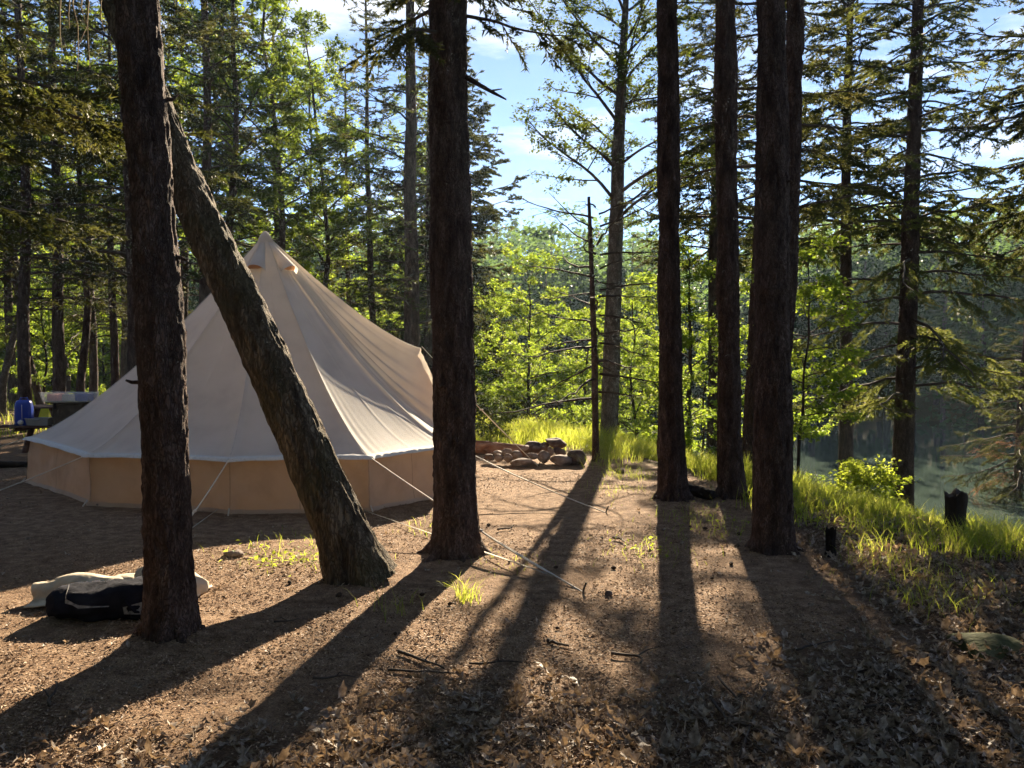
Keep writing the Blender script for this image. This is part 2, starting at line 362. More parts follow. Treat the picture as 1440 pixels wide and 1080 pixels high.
mb.add([(-w, -w, WATER), (w, -w, WATER), (w, w, WATER), (-w, w, WATER)], [[0, 1, 2, 3]])
tag(mb.build('pond_water', M['water']), kind='structure')

# ------------------------------------------------------------------ trunks
def trunk_mesh(mb, P, R, sides=56, amp=.012, seed=0, flare=.55, fz=.16, scale=(22, 22, 7), rows=None, sub=.03):
    """bark-relief trunk along P (first point at the ground)"""
    P = np.asarray(P, float); R = np.asarray(R, float)
    s = np.concatenate([[0], np.cumsum(np.linalg.norm(np.diff(P, axis=0), axis=1))])
    n = rows or int(s[-1] / sub) + 2
    t = np.linspace(0, 1, n) ** 1.0 * s[-1]
    # smooth resampling
    Q = np.stack([np.interp(t, s, P[:, k]) for k in range(3)], -1); q = np.interp(t, s, R)
    kk = max(3, int(.35 / max(s[-1] / n, 1e-3))) | 1
    if kk < n // 2:
        pad = kk // 2; ker = np.ones(kk) / kk
        for k in range(3):
            e = np.concatenate([Q[0, k] - (Q[1:pad + 1, k] - Q[0, k])[::-1], Q[:, k], Q[-1, k] + (Q[-1, k] - Q[-pad - 1:-1, k])[::-1]]); Q[:, k] = np.convolve(e, ker, 'valid')
    T = norm(np.gradient(Q, axis=0)); A = norm(np.cross(T, np.array([[0, 1.0, 0]]))); B = np.cross(T, A)
    a = np.arange(sides) * 2 * PI / sides
    ring = np.cos(a)[None, :, None] * A[:, None] + np.sin(a)[None, :, None] * B[:, None]
    lob = 1 + .35 * np.sin(a * 4 + seed) + .3 * np.sin(a * 7 + seed * 2.3)
    rad = q[:, None] * (1 + flare * np.exp(-t / fz)[:, None] * lob[None])
    V = Q[:, None] + ring * rad[..., None]
    dd = ring * q[:, None, None]
    pn = np.stack([dd[..., 0] * scale[0], dd[..., 1] * scale[1], np.broadcast_to(t[:, None] * scale[2], dd.shape[:2])], -1)
    rel = 1 - np.abs(fbm(pn, seed, 3)) * 1.4
    rel = rel + .5 * vnoise(pn * 3.1, seed + 9) + 1.2 * vnoise(pn * np.array([.2, .2, .25]), seed + 5)
    V = V + ring * ((rel - rel.mean() - 1.1 * rel.std()) * amp)[..., None]
    i = np.arange(n - 1)[:, None] * sides; j = np.arange(sides)[None]; j2 = (j + 1) % sides
    mb.add(V, np.stack([i + j, i + j2, i + sides + j2, i + sides + j], -1).reshape(-1, 4), [list(range((n - 1) * sides, n * sides))])
    return Q, q

# ------------------------------------------------------------------ tree crowns
def spruce_crown(seed, lo, H, rad, nb, dens=1.0, needle=(.06, .011), droop=.35, slope=.12, pw=.75, axis=None, r_in=.1, fol_lo=None, az=None, lit=0, tw_sp=.085):
    """branches (tubes and twigs) and needles round a vertical axis; returns two MBs"""
    r = np.random.default_rng(seed); wood, fol = MB(), MB(); axis = axis or (lambda z: np.zeros(2))
    ga = r.uniform(0, 6)
    for k in range(nb):
        t = (k + r.uniform(0, 1)) / nb; z = lo + (H - lo) * t
        ga += 2.4 + r.normal(0, .35); a = ga if az is None else r.uniform(*az)
        L = (rad * (1 - t) ** pw * r.uniform(.5, 1.1) + .12)
        u = np.linspace(0, 1, 9); sl = slope + r.normal(0, .13) + .5 * t; dr = droop * r.uniform(.6, 1.3) * (1 - .6 * t)
        bend = r.normal(0, .25)
        aa = a + bend * u ** 2 + np.cumsum(r.normal(0, .035, 9))
        x0 = axis(z)
        P = np.stack([x0[0] + np.cos(aa) * (L * u + r_in * .5), x0[1] + np.sin(aa) * (L * u + r_in * .5), z + L * (sl * u - dr * u ** 1.6 + .14 * u ** 4) + np.cumsum(r.normal(0, .012 * L, 9))], -1)
        r0 = .007 + .009 * L
        tube(wood, P, r0 * (1 - u * .85) + .0015, 5)
        nt = max(4, int(L / tw_sp * dens ** .5)); U = np.sort(r.uniform(.16, 1, nt)); idx = U * 8
        pb = np.stack([np.interp(idx, np.arange(9), P[:, q]) for q in range(3)], -1)
        i0 = np.minimum(idx.astype(int), 7); tb = norm(P[i0 + 1] - P[i0])
        sd = np.where(np.arange(nt) % 2, 1, -1) * r.uniform(.5, 1.15, nt)
        c, s = np.cos(sd), np.sin(sd); d = np.stack([tb[:, 0] * c - tb[:, 1] * s, tb[:, 0] * s + tb[:, 1] * c, tb[:, 2] - r.uniform(-.05, .55, nt)], -1); d = norm(d)
        tl = np.clip((.16 + .42 * L * (1 - U) ** .8 * .6 + .05) * r.uniform(.5, 1.25, nt), .08, .75)
        tip = pb + d * tl[:, None] + np.array([0, 0, -1]) * (tl ** 2 * .3)[:, None]
        sticks(wood, pb, tip, .0045, .0015, 3)
        # second order twigs
        n2 = np.maximum(1, (tl / .05 * dens ** .5).astype(int)); rep = np.repeat(np.arange(nt), n2); v = r.uniform(.2, 1, len(rep))
        p2 = pb[rep] + (tip - pb)[rep] * v[:, None]; sd = np.where(r.random(len(rep)) < .5, 1, -1) * r.uniform(.4, 1.0, len(rep)); c, s = np.cos(sd), np.sin(sd)
        d2 = d[rep]; d2 = norm(np.stack([d2[:, 0] * c - d2[:, 1] * s, d2[:, 0] * s + d2[:, 1] * c, d2[:, 2] - r.uniform(-.1, .5, len(rep))], -1))
        l2 = (.05 + .35 * tl[rep] * (1 - v)) * r.uniform(.6, 1.3, len(rep))
        A = np.concatenate([pb, p2]); D = np.concatenate([norm(tip - pb), d2]); LL = np.concatenate([tl, l2])
        keep = r.random(len(A)) < (1 if fol_lo is None or z > fol_lo else .25)
        A, D, LL = A[keep], D[keep], LL[keep]
        m_ = np.maximum(3, (LL / .0062 * dens).astype(int)); rp = np.repeat(np.arange(len(A)), m_); v = r.uniform(.05, 1, len(rp))
        base = A[rp] + D[rp] * (LL[rp] * v)[:, None]
        nd = norm(D[rp] + .75 * norm(r.normal(size=(len(rp), 3))) + np.array([0, 0, .1]))
        slivers(fol, base, nd, .72 * needle[0] * r.uniform(.5, 1.4, len(rp)), 1.1 * needle[1] * r.uniform(.7, 1.3, len(rp)), r)
    return wood, fol
def leafy_crown(seed, axis, H, lo, spread, n1, leaf=.07, per=8, up=.7, r0=.1, flat=.5, twig=.16, sub=.3, bare=0.0):
    """recursive limbs on an axis function z->xyz; returns wood and leaves"""
    r = np.random.default_rng(seed); wood, fol = MB(), MB(); ga = r.uniform(0, 6)
    for k in range(n1):
        t = (k + r.uniform(0, 1)) / n1; z = lo + (H - lo) * t; o = np.asarray(axis(z), float); ga += 2.4 + r.normal(0, .4)
        L = spread * (1 - .62 * t) * r.uniform(.65, 1.15); e = up * r.uniform(.6, 1.25) + .35 * t
        u = np.linspace(0, 1, 10); aa = ga + r.normal(0, .3) * u + np.cumsum(r.normal(0, .11, 10))
        el = e + np.cumsum(r.normal(0, .07, 10)) - .25 * u
        st = np.stack([np.cos(aa) * np.cos(el), np.sin(aa) * np.cos(el), np.sin(el)], -1) * (L / 9)
        P = o + np.concatenate([[np.zeros(3)], np.cumsum(st[1:], 0)])
        rb = max(.006, .0085 * L + .1 * r0 * (1 - t)); tube(wood, P, rb * (1 - .85 * u) + .002, 5)
        n2 = max(3, int(L / sub))
        for q in range(n2):
            v = .22 + .78 * (q + r.uniform(0, 1)) / n2; i0 = min(int(v * 9), 8); b = P[i0] + (P[i0 + 1] - P[i0]) * (v * 9 - i0); d = norm(P[i0 + 1] - P[i0])
            l2 = (.5 * L * (1.05 - v) + .18) * r.uniform(.6, 1.2)
            d = norm(d + r.normal(0, .75, 3) * np.array([1, 1, flat]))
            w = np.linspace(0, 1, 5); Q = b + d * l2 * w[:, None] + np.cumsum(r.normal(0, .05 * l2, (5, 3)), 0) * w[:, None] + np.array([0, 0, -.1 * l2]) * (w ** 2)[:, None]
            tube(wood, Q, .45 * rb * (1 - v * .6) * (1 - .8 * w) + .0015, 4)
            n3 = max(2, int(l2 / (twig * .6))); ww = r.uniform(.15, 1, n3); ii = np.minimum((ww * 4).astype(int), 3)
            tb = Q[ii] + (Q[ii + 1] - Q[ii]) * (ww * 4 - ii)[:, None]; td = norm(d + r.normal(0, .8, (n3, 3)) * np.array([1, 1, flat])); tl = twig * r.uniform(.5, 1.5, n3)
            sticks(wood, tb, tb + td * tl[:, None], .003, .0012, 3)
            if r.random() < bare: continue
            rp = np.repeat(np.arange(n3), int(per * 3.6)); x = r.uniform(.2, 1.1, len(rp))
            lp = tb[rp] + td[rp] * (tl[rp] * x)[:, None] + r.normal(0, leaf * .8, (len(rp), 3)) * np.array([1, 1, .6])
            ld = norm(td[rp] + r.normal(0, .9, (len(rp), 3)) * np.array([1, 1, .5]) + np.array([0, 0, -.25])); ln = norm(r.normal(0, .55, (len(rp), 3)) + np.array([0, 0, 1]))
            sz = leaf * r.uniform(.4, 1.25, len(rp)); leaves(fol, lp, ld, ln, sz, sz * .72)
    return wood, fol

# ------------------------------------------------------------------ the near trunks, from points read off the photograph
def px_path(pts, d):
    """[(px, py, width_px)] from the ground up -> path and radii at depth d (d may be a list)"""
    P, R = [], []
    for k, (x, y, w_) in enumerate(pts):
        dd = d[k] if isinstance(d, (list, tuple)) else d
        P.append(at(x, y, dd)); R.append(w_ / 2 * dd / F)
    return np.array(P), np.array(R)
def extend(P, R, H, taper=.55):
    t = P[-1] - P[-2]; t = t / np.linalg.norm(t); t = t * .5 + np.array([0, 0, .5]); t /= np.linalg.norm(t)
    n = int((H - P[-1, 2]) / 1.0)
    for k in range(1, n + 1): P = np.vstack([P, P[-1] + t / t[2]]); R = np.append(R, max(.012, R[-1] * (1 - (1 - taper) / 5)))
    return P, R
def rooted(name, label, P):
    root = thing(name, label, 'tree', tuple(P[0])); return root
def near_tree(name, label, pts, d, H, mat, seed, crown=None, amp=.014, flare=.2, fz=.13, group=None, sides=72, fol='needles'):
    P, R = px_path(pts, d); P, R = extend(P, R, H)
    base = P[0].copy(); base[2] = gz(base[0], base[1]) - .04; root = thing(name, label, 'tree', tuple(base), group=group)
    L = P - base; L[0] = 0
    k = int(np.argmax(L[:, 2] > 5.2)) or len(L) - 1
    mb = MB(); trunk_mesh(mb, L[:k + 1], R[:k + 1], sides, amp, seed, flare, fz, sub=.022)
    r_ = np.random.default_rng(seed + 50)
    for q in range(6):
        a_ = q * 1.05 + r_.uniform(-.3, .3); dv = np.array([math.cos(a_), math.sin(a_), 0]); R0 = R[0]; w = np.linspace(0, 1, 7)[:, None]; ln_ = r_.uniform(.7, 1.25)
        Pq = dv * R0 * (.7 + ln_ * w) + np.array([0, 0, 1]) * (.09 * (1 - w) ** 2 + .02 - .05 * w) + r_.normal(0, .008, (7, 3)); tube(mb, Pq, R0 * (.3 - .2 * w[:, 0]), 8)
    for q in range(5):
        zs = r_.uniform(1.2, 4.6); a_ = r_.uniform(0, 2 * PI); c_ = np.array([np.interp(zs, L[:, 2], L[:, w]) for w in range(3)]); rr_ = np.interp(zs, L[:, 2], R); dv = np.array([math.cos(a_), math.sin(a_), r_.uniform(-.35, .1)]); ln_ = r_.uniform(.02, .06)
        tube(mb, [c_ + dv * rr_ * .7, c_ + dv * (rr_ + ln_ * .5), c_ + dv * (rr_ + ln_) + r_.normal(0, .015, 3)], [.014, .011, .006], 6, True)
    if k < len(L) - 1: trunk_mesh(mb, L[k:], R[k:], 20, amp, seed + 1, 0, sub=.15)
    mb.build('trunk', mat, root)
    if crown:
        w_, f_ = crown(lambda z: np.array([np.interp(z, L[:, 2], L[:, 0]), np.interp(z, L[:, 2], L[:, 1])]))
        w_.build('branches', M['twig'], root)
        f_.build('foliage', M[fol], root, smooth=False)
    return root
T = {}
hi = lambda s, lo, rad=2.9, nb=84, H=15: (lambda ax: spruce_crown(s, lo, H, rad, nb, .4, (.13, .034), axis=ax))
T['left'] = near_tree('spruce_tree', 'thick dark trunk at the left with the black bag lying against its far side',
    [(241, 912, 70), (239, 800, 68), (233, 600, 67), (221, 400, 64), (207, 200, 59), (191, 0, 56)], 4.22, 14, M['spruce_bark'], 1, hi(1, 6.5))
T['mid'] = near_tree('spruce_tree', 'tall straight dark trunk in front of the right edge of the tent',
    [(641, 783, 70), (640, 690, 66), (636, 500, 60), (633, 300, 58), (629, 0, 55)], 6.15, 15, M['spruce_bark'], 2,
    lambda ax: spruce_crown(22, 4.0, 15, .9, 100, 1.1, (.06, .012), axis=ax, droop=.6))
T['four'] = near_tree('spruce_tree', 'dark trunk with its shadow running straight to the camera, the sun glowing behind its top',
    [(946, 710, 43), (944, 600, 37), (941, 400, 33), (940, 200, 31), (938, 0, 30)], 8.4, 16, M['spruce_bark'], 3, hi(3, 7.5))
T['five'] = near_tree('spruce_tree', 'slender dark trunk standing beside the charred log, second of the right cluster',
    [(1029, 710, 40), (1026, 600, 34), (1024, 400, 32), (1021, 200, 31), (1020, 0, 30)], 8.45, 16, M['spruce_bark'], 4, hi(4, 7.5))
T['six'] = near_tree('spruce_tree', 'thickest trunk of the right cluster with a dark flared base beside the black stump',
    [(1087, 780, 58), (1087, 650, 55), (1086, 450, 50), (1085, 200, 45), (1085, 0, 42)], 6.2, 15, M['spruce_bark'], 5, hi(5, 6.5))
T['seven'] = near_tree('spruce_tree', 'thin trunk leaning out from behind the thickest right trunk',
    [(1083, 745, 28), (1095, 600, 27), (1107, 400, 26), (1114, 200, 25), (1119, 0, 24)], 7.1, 15, M['spruce_bark'], 6, hi(6, 7.5))
T['eight'] = near_tree('spruce_tree', 'lone slim trunk on the grassy bank before the pond with lacy drooping boughs',
    [(1270, 712, 31), (1271, 600, 28), (1278, 400, 24), (1285, 200, 20), (1291, 0, 17)], 12.6, 15, M['spruce_bark'], 7,
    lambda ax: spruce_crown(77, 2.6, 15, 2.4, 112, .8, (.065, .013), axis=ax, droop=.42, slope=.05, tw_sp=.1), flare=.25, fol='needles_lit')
T['back'] = near_tree('spruce_tree', 'narrow trunk half hidden between the two right trunks, rising from the tall grass',
    [(1052, 668, 19), (1055, 560, 18), (1062, 420, 16), (1074, 220, 12), (1086, 0, 9)], 11.0, 13, M['spruce_bark'], 8,
    lambda ax: spruce_crown(88, 3.6, 13, 2.0, 66, .75, (.065, .013), axis=ax, droop=.3), flare=.3)
# the leaning maple
pts = [(508, 820, 84), (482, 750, 77), (458, 692, 72), (400, 562, 66), (337, 422, 60), (288, 322, 55), (250, 230, 50), (205, 110, 46), (160, 0, 42)]
P, R = px_path(pts, [5.4, 5.4, 5.42, 5.5, 5.6, 5.7, 5.8, 5.95, 6.1]); P, R = extend(P, R, 9, .6)
base = P[0].copy(); base[2] = gz(base[0], base[1]) - .06
root = thing('maple_tree', 'leaning mossy trunk crossing in front of the tent', 'tree', tuple(base)); L = P - base; L[0] = 0
mb = MB(); trunk_mesh(mb, L, R, 84, .016, 11, .32, .22, (17, 17, 4.5), sub=.022); mb.build('trunk', M['mossy_bark'], root)
w_, f_ = leafy_crown(12, lambda z: np.array([np.interp(z, L[:, 2], L[:, 0]), np.interp(z, L[:, 2], L[:, 1]), z]), L[-1, 2], 6.2, 2.6, 16, .1, 6)
w_.build('branches', M['twig'], root); f_.build('foliage', M['leaf'], root, smooth=False)
# dry stub branch on the middle trunk
root = T['mid']; mb = MB()
q = np.array([at(655, 108, 6.1), at(675, 120, 6.1), at(695, 131, 6.1), at(712, 140, 6.1)]) - np.array(root.location); tube(mb, q, [.022, .017, .013, .006], 6); 
q = np.array([at(690, 128, 6.1), at(706, 125, 6.1)]) - np.array(root.location); tube(mb, q, [.01, .004], 5); mb.build('dead_branch', M['dark_wood'], root)

# the tall broad-leaved tree by the fire ring, and the dead spruce pole beside it
P, R = px_path([(856, 628, 26), (860, 500, 24), (866, 330, 21), (870, 200, 17), (876, 80, 12), (880, 0, 9)], 14.5); P, R = extend(P, R, 13.5, .3)
base = P[0].copy(); base[2] = gz(base[0], base[1]) - .05; L = P - base; L[0] = 0
root = thing('broadleaf_tree', 'tall grey barked tree with a forked airy crown against the sky, near the fire ring', 'tree', tuple(base))
mb = MB(); trunk_mesh(mb, L, R, 30, .007, 31, .3, .2, sub=.06)
mb.build('trunk', M['grey_bark'], root)
w_, f_ = leafy_crown(33, lambda z: np.array([np.interp(z, L[:, 2], L[:, 0]), np.interp(z, L[:, 2], L[:, 1]), z]), L[-1, 2], 4.1, 2.6, 50, .06, 6, .7, .14, .5, .17, .2)
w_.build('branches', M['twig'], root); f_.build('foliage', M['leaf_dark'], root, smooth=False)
P, R = px_path([(838, 652, 11), (836, 500, 9), (832, 380, 7.5), (828, 277, 5)], 12.0)
base = P[0].copy(); base[2] = gz(base[0], base[1]) - .05; L = P - base; L[0] = 0
root = thing('dead_spruce', 'thin dead spruce pole with a snapped top and bare drooping branches', 'tree', tuple(base))
mb = MB(); trunk_mesh(mb, L, R, 16, .004, 41, .3, .15, sub=.05); mb.build('trunk', M['spruce_bark'], root)
w_, f_ = spruce_crown(44, 1.0, 3.95, 1.35, 34, .5, (.03, .005), droop=.25, slope=-.1, pw=.12, fol_lo=9)
w_.build('branches', M['dark_wood'], root); f_.build('dry_twigs', M['twig'], root, smooth=False)

# ------------------------------------------------------------------ spruces and saplings placed whole
def make_spruce(name, label, x, y, H, r0, lo, rad, nb, seed, dens=.5, needle=(.09, .018), group=None, mat='needles', **kw):
    root = thing(name, label, 'tree', (x, y, gz(x, y) - .05), group=group); r = np.random.default_rng(seed)
    zz = np.linspace(0, H, 12); wob = np.cumsum(r.normal(0, .03, (12, 2)), 0); wob[0] = 0
    P = np.stack([wob[:, 0], wob[:, 1], zz], -1)
    mb = MB(); trunk_mesh(mb, P, r0 * (1 - .85 * zz / H) + .01, 18, .006, seed, .3, .2, sub=.1); mb.build('trunk', M['spruce_bark'], root)
    w_, f_ = spruce_crown(seed, lo, H, rad, nb, dens, needle, axis=lambda z: np.array([np.interp(z, zz, wob[:, 0]), np.interp(z, zz, wob[:, 1])]), **kw)
    w_.build('branches', M['twig'], root); f_.build('foliage', M[mat], root, smooth=False)
    return root
def make_leafy(name, label, x, y, H, r0, lo, spread, n1, seed, leaf=.075, per=8, up=.5, mat='leaf', group=None, bark_='dark_wood', cat='tree', **kw):
    root = thing(name, label, cat, (x, y, gz(x, y) - .03), group=group); r = np.random.default_rng(seed)
    zz = np.linspace(0, H, 12); wob = np.cumsum(r.normal(0, .035 * H / 4, (12, 2)), 0); wob[0] = 0
    P = np.stack([wob[:, 0], wob[:, 1], zz], -1); mb = MB(); trunk_mesh(mb, P, r0 * (1 - .85 * zz / H) + .004, 12, .003, seed, .3, .1, sub=.1); mb.build('trunk', M[bark_], root)
    if cat == 'tree' and name == 'sapling' and leaf < .1: leaf, per = leaf * .8, int(per * 1.5)
    w_, f_ = leafy_crown(seed, lambda z: np.array([np.interp(z, zz, wob[:, 0]), np.interp(z, zz, wob[:, 1]), z]), H, lo, spread, n1, leaf, per, up, r0, **kw)
    w_.build('branches', M['twig'], root); f_.build('foliage', M[mat], root, smooth=False)
    return root
def place(src, label, x, y, rz, s=1.0, group=None):
    o = copy_tree(src); o.location = (x, y, gz(x, y) - .05); o.rotation_euler = (0, 0, rz); o.scale = (s, s, s)
    o['label'] = label
    if group: o['group'] = group
    return o
xd = lambda px, d: (px - 720) / F * d

make_spruce('spruce_tree', 'bushy conical spruce whose right side shows beside the middle trunk', xd(646, 24), 24.0, 13.0, .17, .4, 3.5, 170, 61, .9, (.1, .024), droop=.3, slope=-.02)
make_spruce('spruce_tree', 'spruce with boughs hanging into the top left corner', -4.75, 5.6, 9.5, .15, 2.7, 2.3, 100, 62, 1.0, (.06, .012), droop=.4)
# right edge: small spruce with rust coloured dead boughs
gx = G(1432, 757)
root = make_spruce('spruce_tree', 'small spruce at the right edge with rusty dead boughs over the water', gx[0], gx[1], 5.2, .125, 1.2, 1.9, 60, 63, 1.2, (.05, .011), droop=.5, slope=0)
w_, f_ = spruce_crown(64, 1.5, 2.7, 1.25, 10, .8, (.05, .007), droop=.75, slope=.1, az=(2.2, 4.4))
f_.build('dead_bough', M['rust_needles'], root, smooth=False)
mb = MB()
for a_, z_ in ((3.3, .55), (2.9, .3), (3.6, .95)):
    tube(mb, [(-.1, 0, z_ + .12), (-.3, .02, z_), (-.5 * 1, .0, z_ - .08)], [.02, .015, .01], 6)
mb.build('broken_branch', M['dark_wood'], root)
# spruces behind the right cluster that fill the upper right
make_spruce('spruce_tree', 'tall spruce behind the right trunks, its boughs filling the sky beside the lone slim trunk', 7.2, 17.0, 15, .17, 6.8, 2.8, 104, 65, .75, (.09, .02), droop=.3)
make_spruce('spruce_tree', 'spruce outside the right edge whose boughs reach into the upper right', 9.6, 13.2, 14, .17, 6.2, 3.1, 110, 66, 1.0, (.07, .016), droop=.35)

make_spruce('spruce_tree', 'distant spruce whose boughs show high between the two right trunks', 5.1, 20.0, 15, .17, 6.4, 2.5, 90, 67, .7, (.09, .02), droop=.3)
# bright saplings between the camp and the pond
SAP = 'sunlit saplings along the pond bank'
make_leafy('sapling', 'bright leafy sapling with a dark stem right behind the fire ring', xd(742, 19), 19.0, 4.4, .045, .6, 1.8, 30, 71, .085, 7, .5, group=SAP)
make_leafy('sapling', 'broad lit sapling between the middle trunk and the fire ring', xd(690, 22), 22.0, 4.4, .045, .5, 1.8, 28, 72, .09, 7, .5, group=SAP)
make_leafy('sapling', 'leafy sapling just right of the tall grey barked tree', xd(897, 19.5), 19.5, 5.2, .045, .3, 1.7, 32, 73, .09, 7, .45, group=SAP)
make_leafy('sapling', 'crooked dark stemmed sapling showing between two right trunks', xd(968, 16), 16.0, 4.6, .07, .5, 1.7, 28, 74, .085, 6, .45, group=SAP)
make_leafy('sapling', 'thin sapling with glowing layered leaves right of the thickest trunk', xd(1126, 10.4), 10.4, 3.3, .022, .9, .85, 20, 75, .08, 7, .35, group=SAP, flat=.25)
make_leafy('sapling', 'sapling behind the dead spruce pole', xd(815, 21.5), 21.5, 4.7, .045, .3, 1.9, 28, 76, .09, 7, .5, group=SAP)
make_leafy('sapling', 'sapling leaning over the water behind the right trunks', xd(1075, 19), 19.0, 6.2, .05, .8, 1.7, 28, 79, .09, 6, .45, group=SAP)
for lab, px, d, sd_ in (('sunlit sapling at the waterline behind the gap between fire ring and dead spruce pole', 770, 23, 171), ('sunlit sapling at the waterline directly behind the tall grey barked tree', 862, 22.5, 172),
                       ('sunlit sapling at the waterline just right of the trunk whose shadow runs to the camera', 985, 21, 173), ('sunlit waterline sapling half hidden behind the trunk standing nearest the charred log', 915, 23, 174)):
    make_leafy('sapling', lab, xd(px, d), d, 4.9, .045, .3, 1.7, 26, sd_, .085, 8, .45, group=SAP)
make_leafy('low_bush', 'low yellow green bush at the foot of the lone slim trunk', xd(1222, 11.7), 11.7, .95, .012, .1, .62, 24, 77, .07, 7, .5, 'weed', cat='bush')
make_leafy('low_bush', 'low dense bush behind the log at the fire ring', xd(690, 14.2), 14.2, .7, .012, .05, .6, 16, 78, .06, 6, .6, 'leaf_dark', cat='bush')

# ------------------------------------------------------------------ woods behind and left of the tent
WOOD = 'trees in the woods behind the tent'
sA = make_spruce('spruce_tree', 'straight dark trunk behind the blue water can', xd(36, 17), 17.0, 14, .13, 2.6, 2.4, 84, 101, .55, (.1, .022), WOOD, fol_lo=4.3)
sB = make_spruce('spruce_tree', 'large grey trunk seen between the tent and the middle trunk', xd(577, 17.5), 17.5, 15, .19, 2.2, 2.3, 90, 102, .55, (.1, .022), WOOD, fol_lo=7.5, droop=.25)
sC = make_spruce('spruce_tree', 'dark trunk just left of the thick left trunk, behind the tent roof', xd(189, 13.5), 13.5, 14, .13, 3.0, 2.3, 80, 103, .6, (.09, .02), WOOD, fol_lo=4.2)
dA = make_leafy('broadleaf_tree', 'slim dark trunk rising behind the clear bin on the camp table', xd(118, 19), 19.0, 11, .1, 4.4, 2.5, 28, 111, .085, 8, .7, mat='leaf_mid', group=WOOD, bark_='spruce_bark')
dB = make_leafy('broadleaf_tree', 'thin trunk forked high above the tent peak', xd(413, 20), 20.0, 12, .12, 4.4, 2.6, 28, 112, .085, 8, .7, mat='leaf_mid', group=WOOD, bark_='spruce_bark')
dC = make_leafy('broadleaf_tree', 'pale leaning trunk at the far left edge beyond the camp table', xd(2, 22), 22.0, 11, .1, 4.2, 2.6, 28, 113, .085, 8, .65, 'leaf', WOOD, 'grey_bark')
place(sA, 'dark trunk rising behind the olive box on the camp table', xd(82, 18.5), 18.5, 1.1, 1.05)
place(sA, 'thin dark trunk left of the tent roof slope, with bare low branches', xd(160, 21), 21.0, 2.3, .85)
place(sB, 'narrow trunk close beside the large grey trunk', xd(601, 21), 21.0, 4.0, .72)
place(dB, 'left of the two trunks standing directly above the tent peak', xd(357, 19), 19.0, 2.0, 1.0)
place(dA, 'right of two slanting thin trunks beyond the right roof slope', xd(462, 22), 22.0, 1.0, 1.0)
place(sC, 'spruce beyond the tent, between its peak and the large grey trunk', xd(520, 24), 24.0, .6, 1.0)
place(sC, 'spruce half hidden by the leaning mossy trunk', xd(285, 16.5), 16.5, 2.6, 1.0)
place(dC, 'leafy tree behind the tent, left of the peak', xd(315, 21), 21.0, 3.6, 1.05)
for k, (px, d, src, s) in enumerate((q_[0], 21 + (q_[1] - 20) * .4, q_[2], q_[3]) for q_ in [(-60, 20, sB, .9), (60, 26, dB, 1.0), (130, 27, sA, .95), (215, 25, dA, 1.1), (255, 30, sB, .9), (390, 29, sA, 1.0), (440, 31, dC, 1.1), (330, 33, sB, .9),
                                  (545, 31, dB, 1.0), (20, 33, sC, 1.1), (490, 36, sA, 1.0), (170, 36, sC, 1.1), (90, 38, dA, 1.2), (595, 34, dC, 1.0), (-40, 29, dA, 1.1)]):
    place(src, ['spruce' if src in (sA, sB, sC) else 'broad-leaved tree'][0] + ' deep in the woods behind the tent', xd(px, d), d, k * 1.3, s, 'deep woods ' + ('spruces' if src in (sA, sB, sC) else 'broad-leaved trees'))
uA = make_leafy('sapling', 'sunlit understory sapling in the woods behind the tent', xd(60, 24), 24.0, 3.8, .04, .2, 1.9, 22, 121, .085, 8, .5, group='understory saplings')
for k, (px, d, s) in enumerate((q_[0], 31 + (q_[1] - 24) * .9, q_[2] * 1.5) for q_ in [(10, 27, 1.1), (140, 25, 1.1), (185, 29, 1.1), (100, 30, 1.2), (-30, 24, 1.0), (230, 28, 1), (420, 25, .9), (470, 28, 1.0), (535, 26, 1.0), (575, 29, 1.1), (505, 32, 1.2), (610, 25, .9), (640, 27, 1.0), (380, 29, 1.1), (50, 36, 1.3), (150, 37, 1.3), (120, 26, 1.2), (205, 25, 1.2), (75, 25, 1.1), (445, 33, 1.2), (395, 27, 1.1), (555, 31, 1.1), (590, 33, 1.2)]):
    place(uA, 'sunlit understory sapling in the woods behind the tent', xd(px, d), d, k * 1.7, s)

# far shore: one wooded mass
r = np.random.default_rng(5); fw, ff = MB(), MB()
N = 430; A_ = r.uniform(-.95, .95, N); D_ = 49 + 62 * r.random(N) ** 1.4
D_[:70] = r.uniform(47.5, 53, 70); A_[:70] = np.linspace(-.25, .85, 70) + r.normal(0, .02, 70)
for k in range(N):
    x, y = math.sin(A_[k]) * D_[k], math.cos(A_[k]) * D_[k]; z = gz(x, y)
    H = r.uniform(7, 12.5) * (.55 if k < 70 and r.random() < .6 else 1); con = r.random() < .22; R_ = H * (.17 if con else .27)
    tube(fw, [(x, y, z - .3), (x + r.normal(0, .2), y, z + H * .5), (x + r.normal(0, .3), y, z + H * .9)], [.16, .11, .03], 5)
    nq = int(900 if D_[k] < 75 else 420); t = r.random(nq) ** .8; a = r.uniform(0, 2 * PI, nq)
    if con: rad_ = R_ * (1 - t) * np.sqrt(r.random(nq)) * (1 + .35 * np.sin(t * 40)); zz = z + H * (.12 + .88 * t)
    else:
        cl = r.normal(0, 1, (9, 3)) * [R_ * .55, R_ * .55, H * .2]; pick = r.integers(0, 9, nq); off = cl[pick] + r.normal(0, R_ * .3, (nq, 3))
        rad_ = None; zz = np.clip(z + H * .6 + off[:, 2], z + .5, z + H)
    px_ = x + (np.cos(a) * rad_ if con else off[:, 0]); py_ = y + (np.sin(a) * rad_ if con else off[:, 1])
    Pq = np.stack([px_, py_, zz], -1); d_ = r.normal(size=(nq, 3)) * [1, 1, .5] + (np.stack([np.cos(a), np.sin(a), -.3 + 0 * a], -1) if con else 0)
    leaves(ff, Pq, d_, r.normal(0, .6, (nq, 3)) + [0, 0, 1], r.uniform(.3, .65, nq), r.uniform(.2, .42, nq))
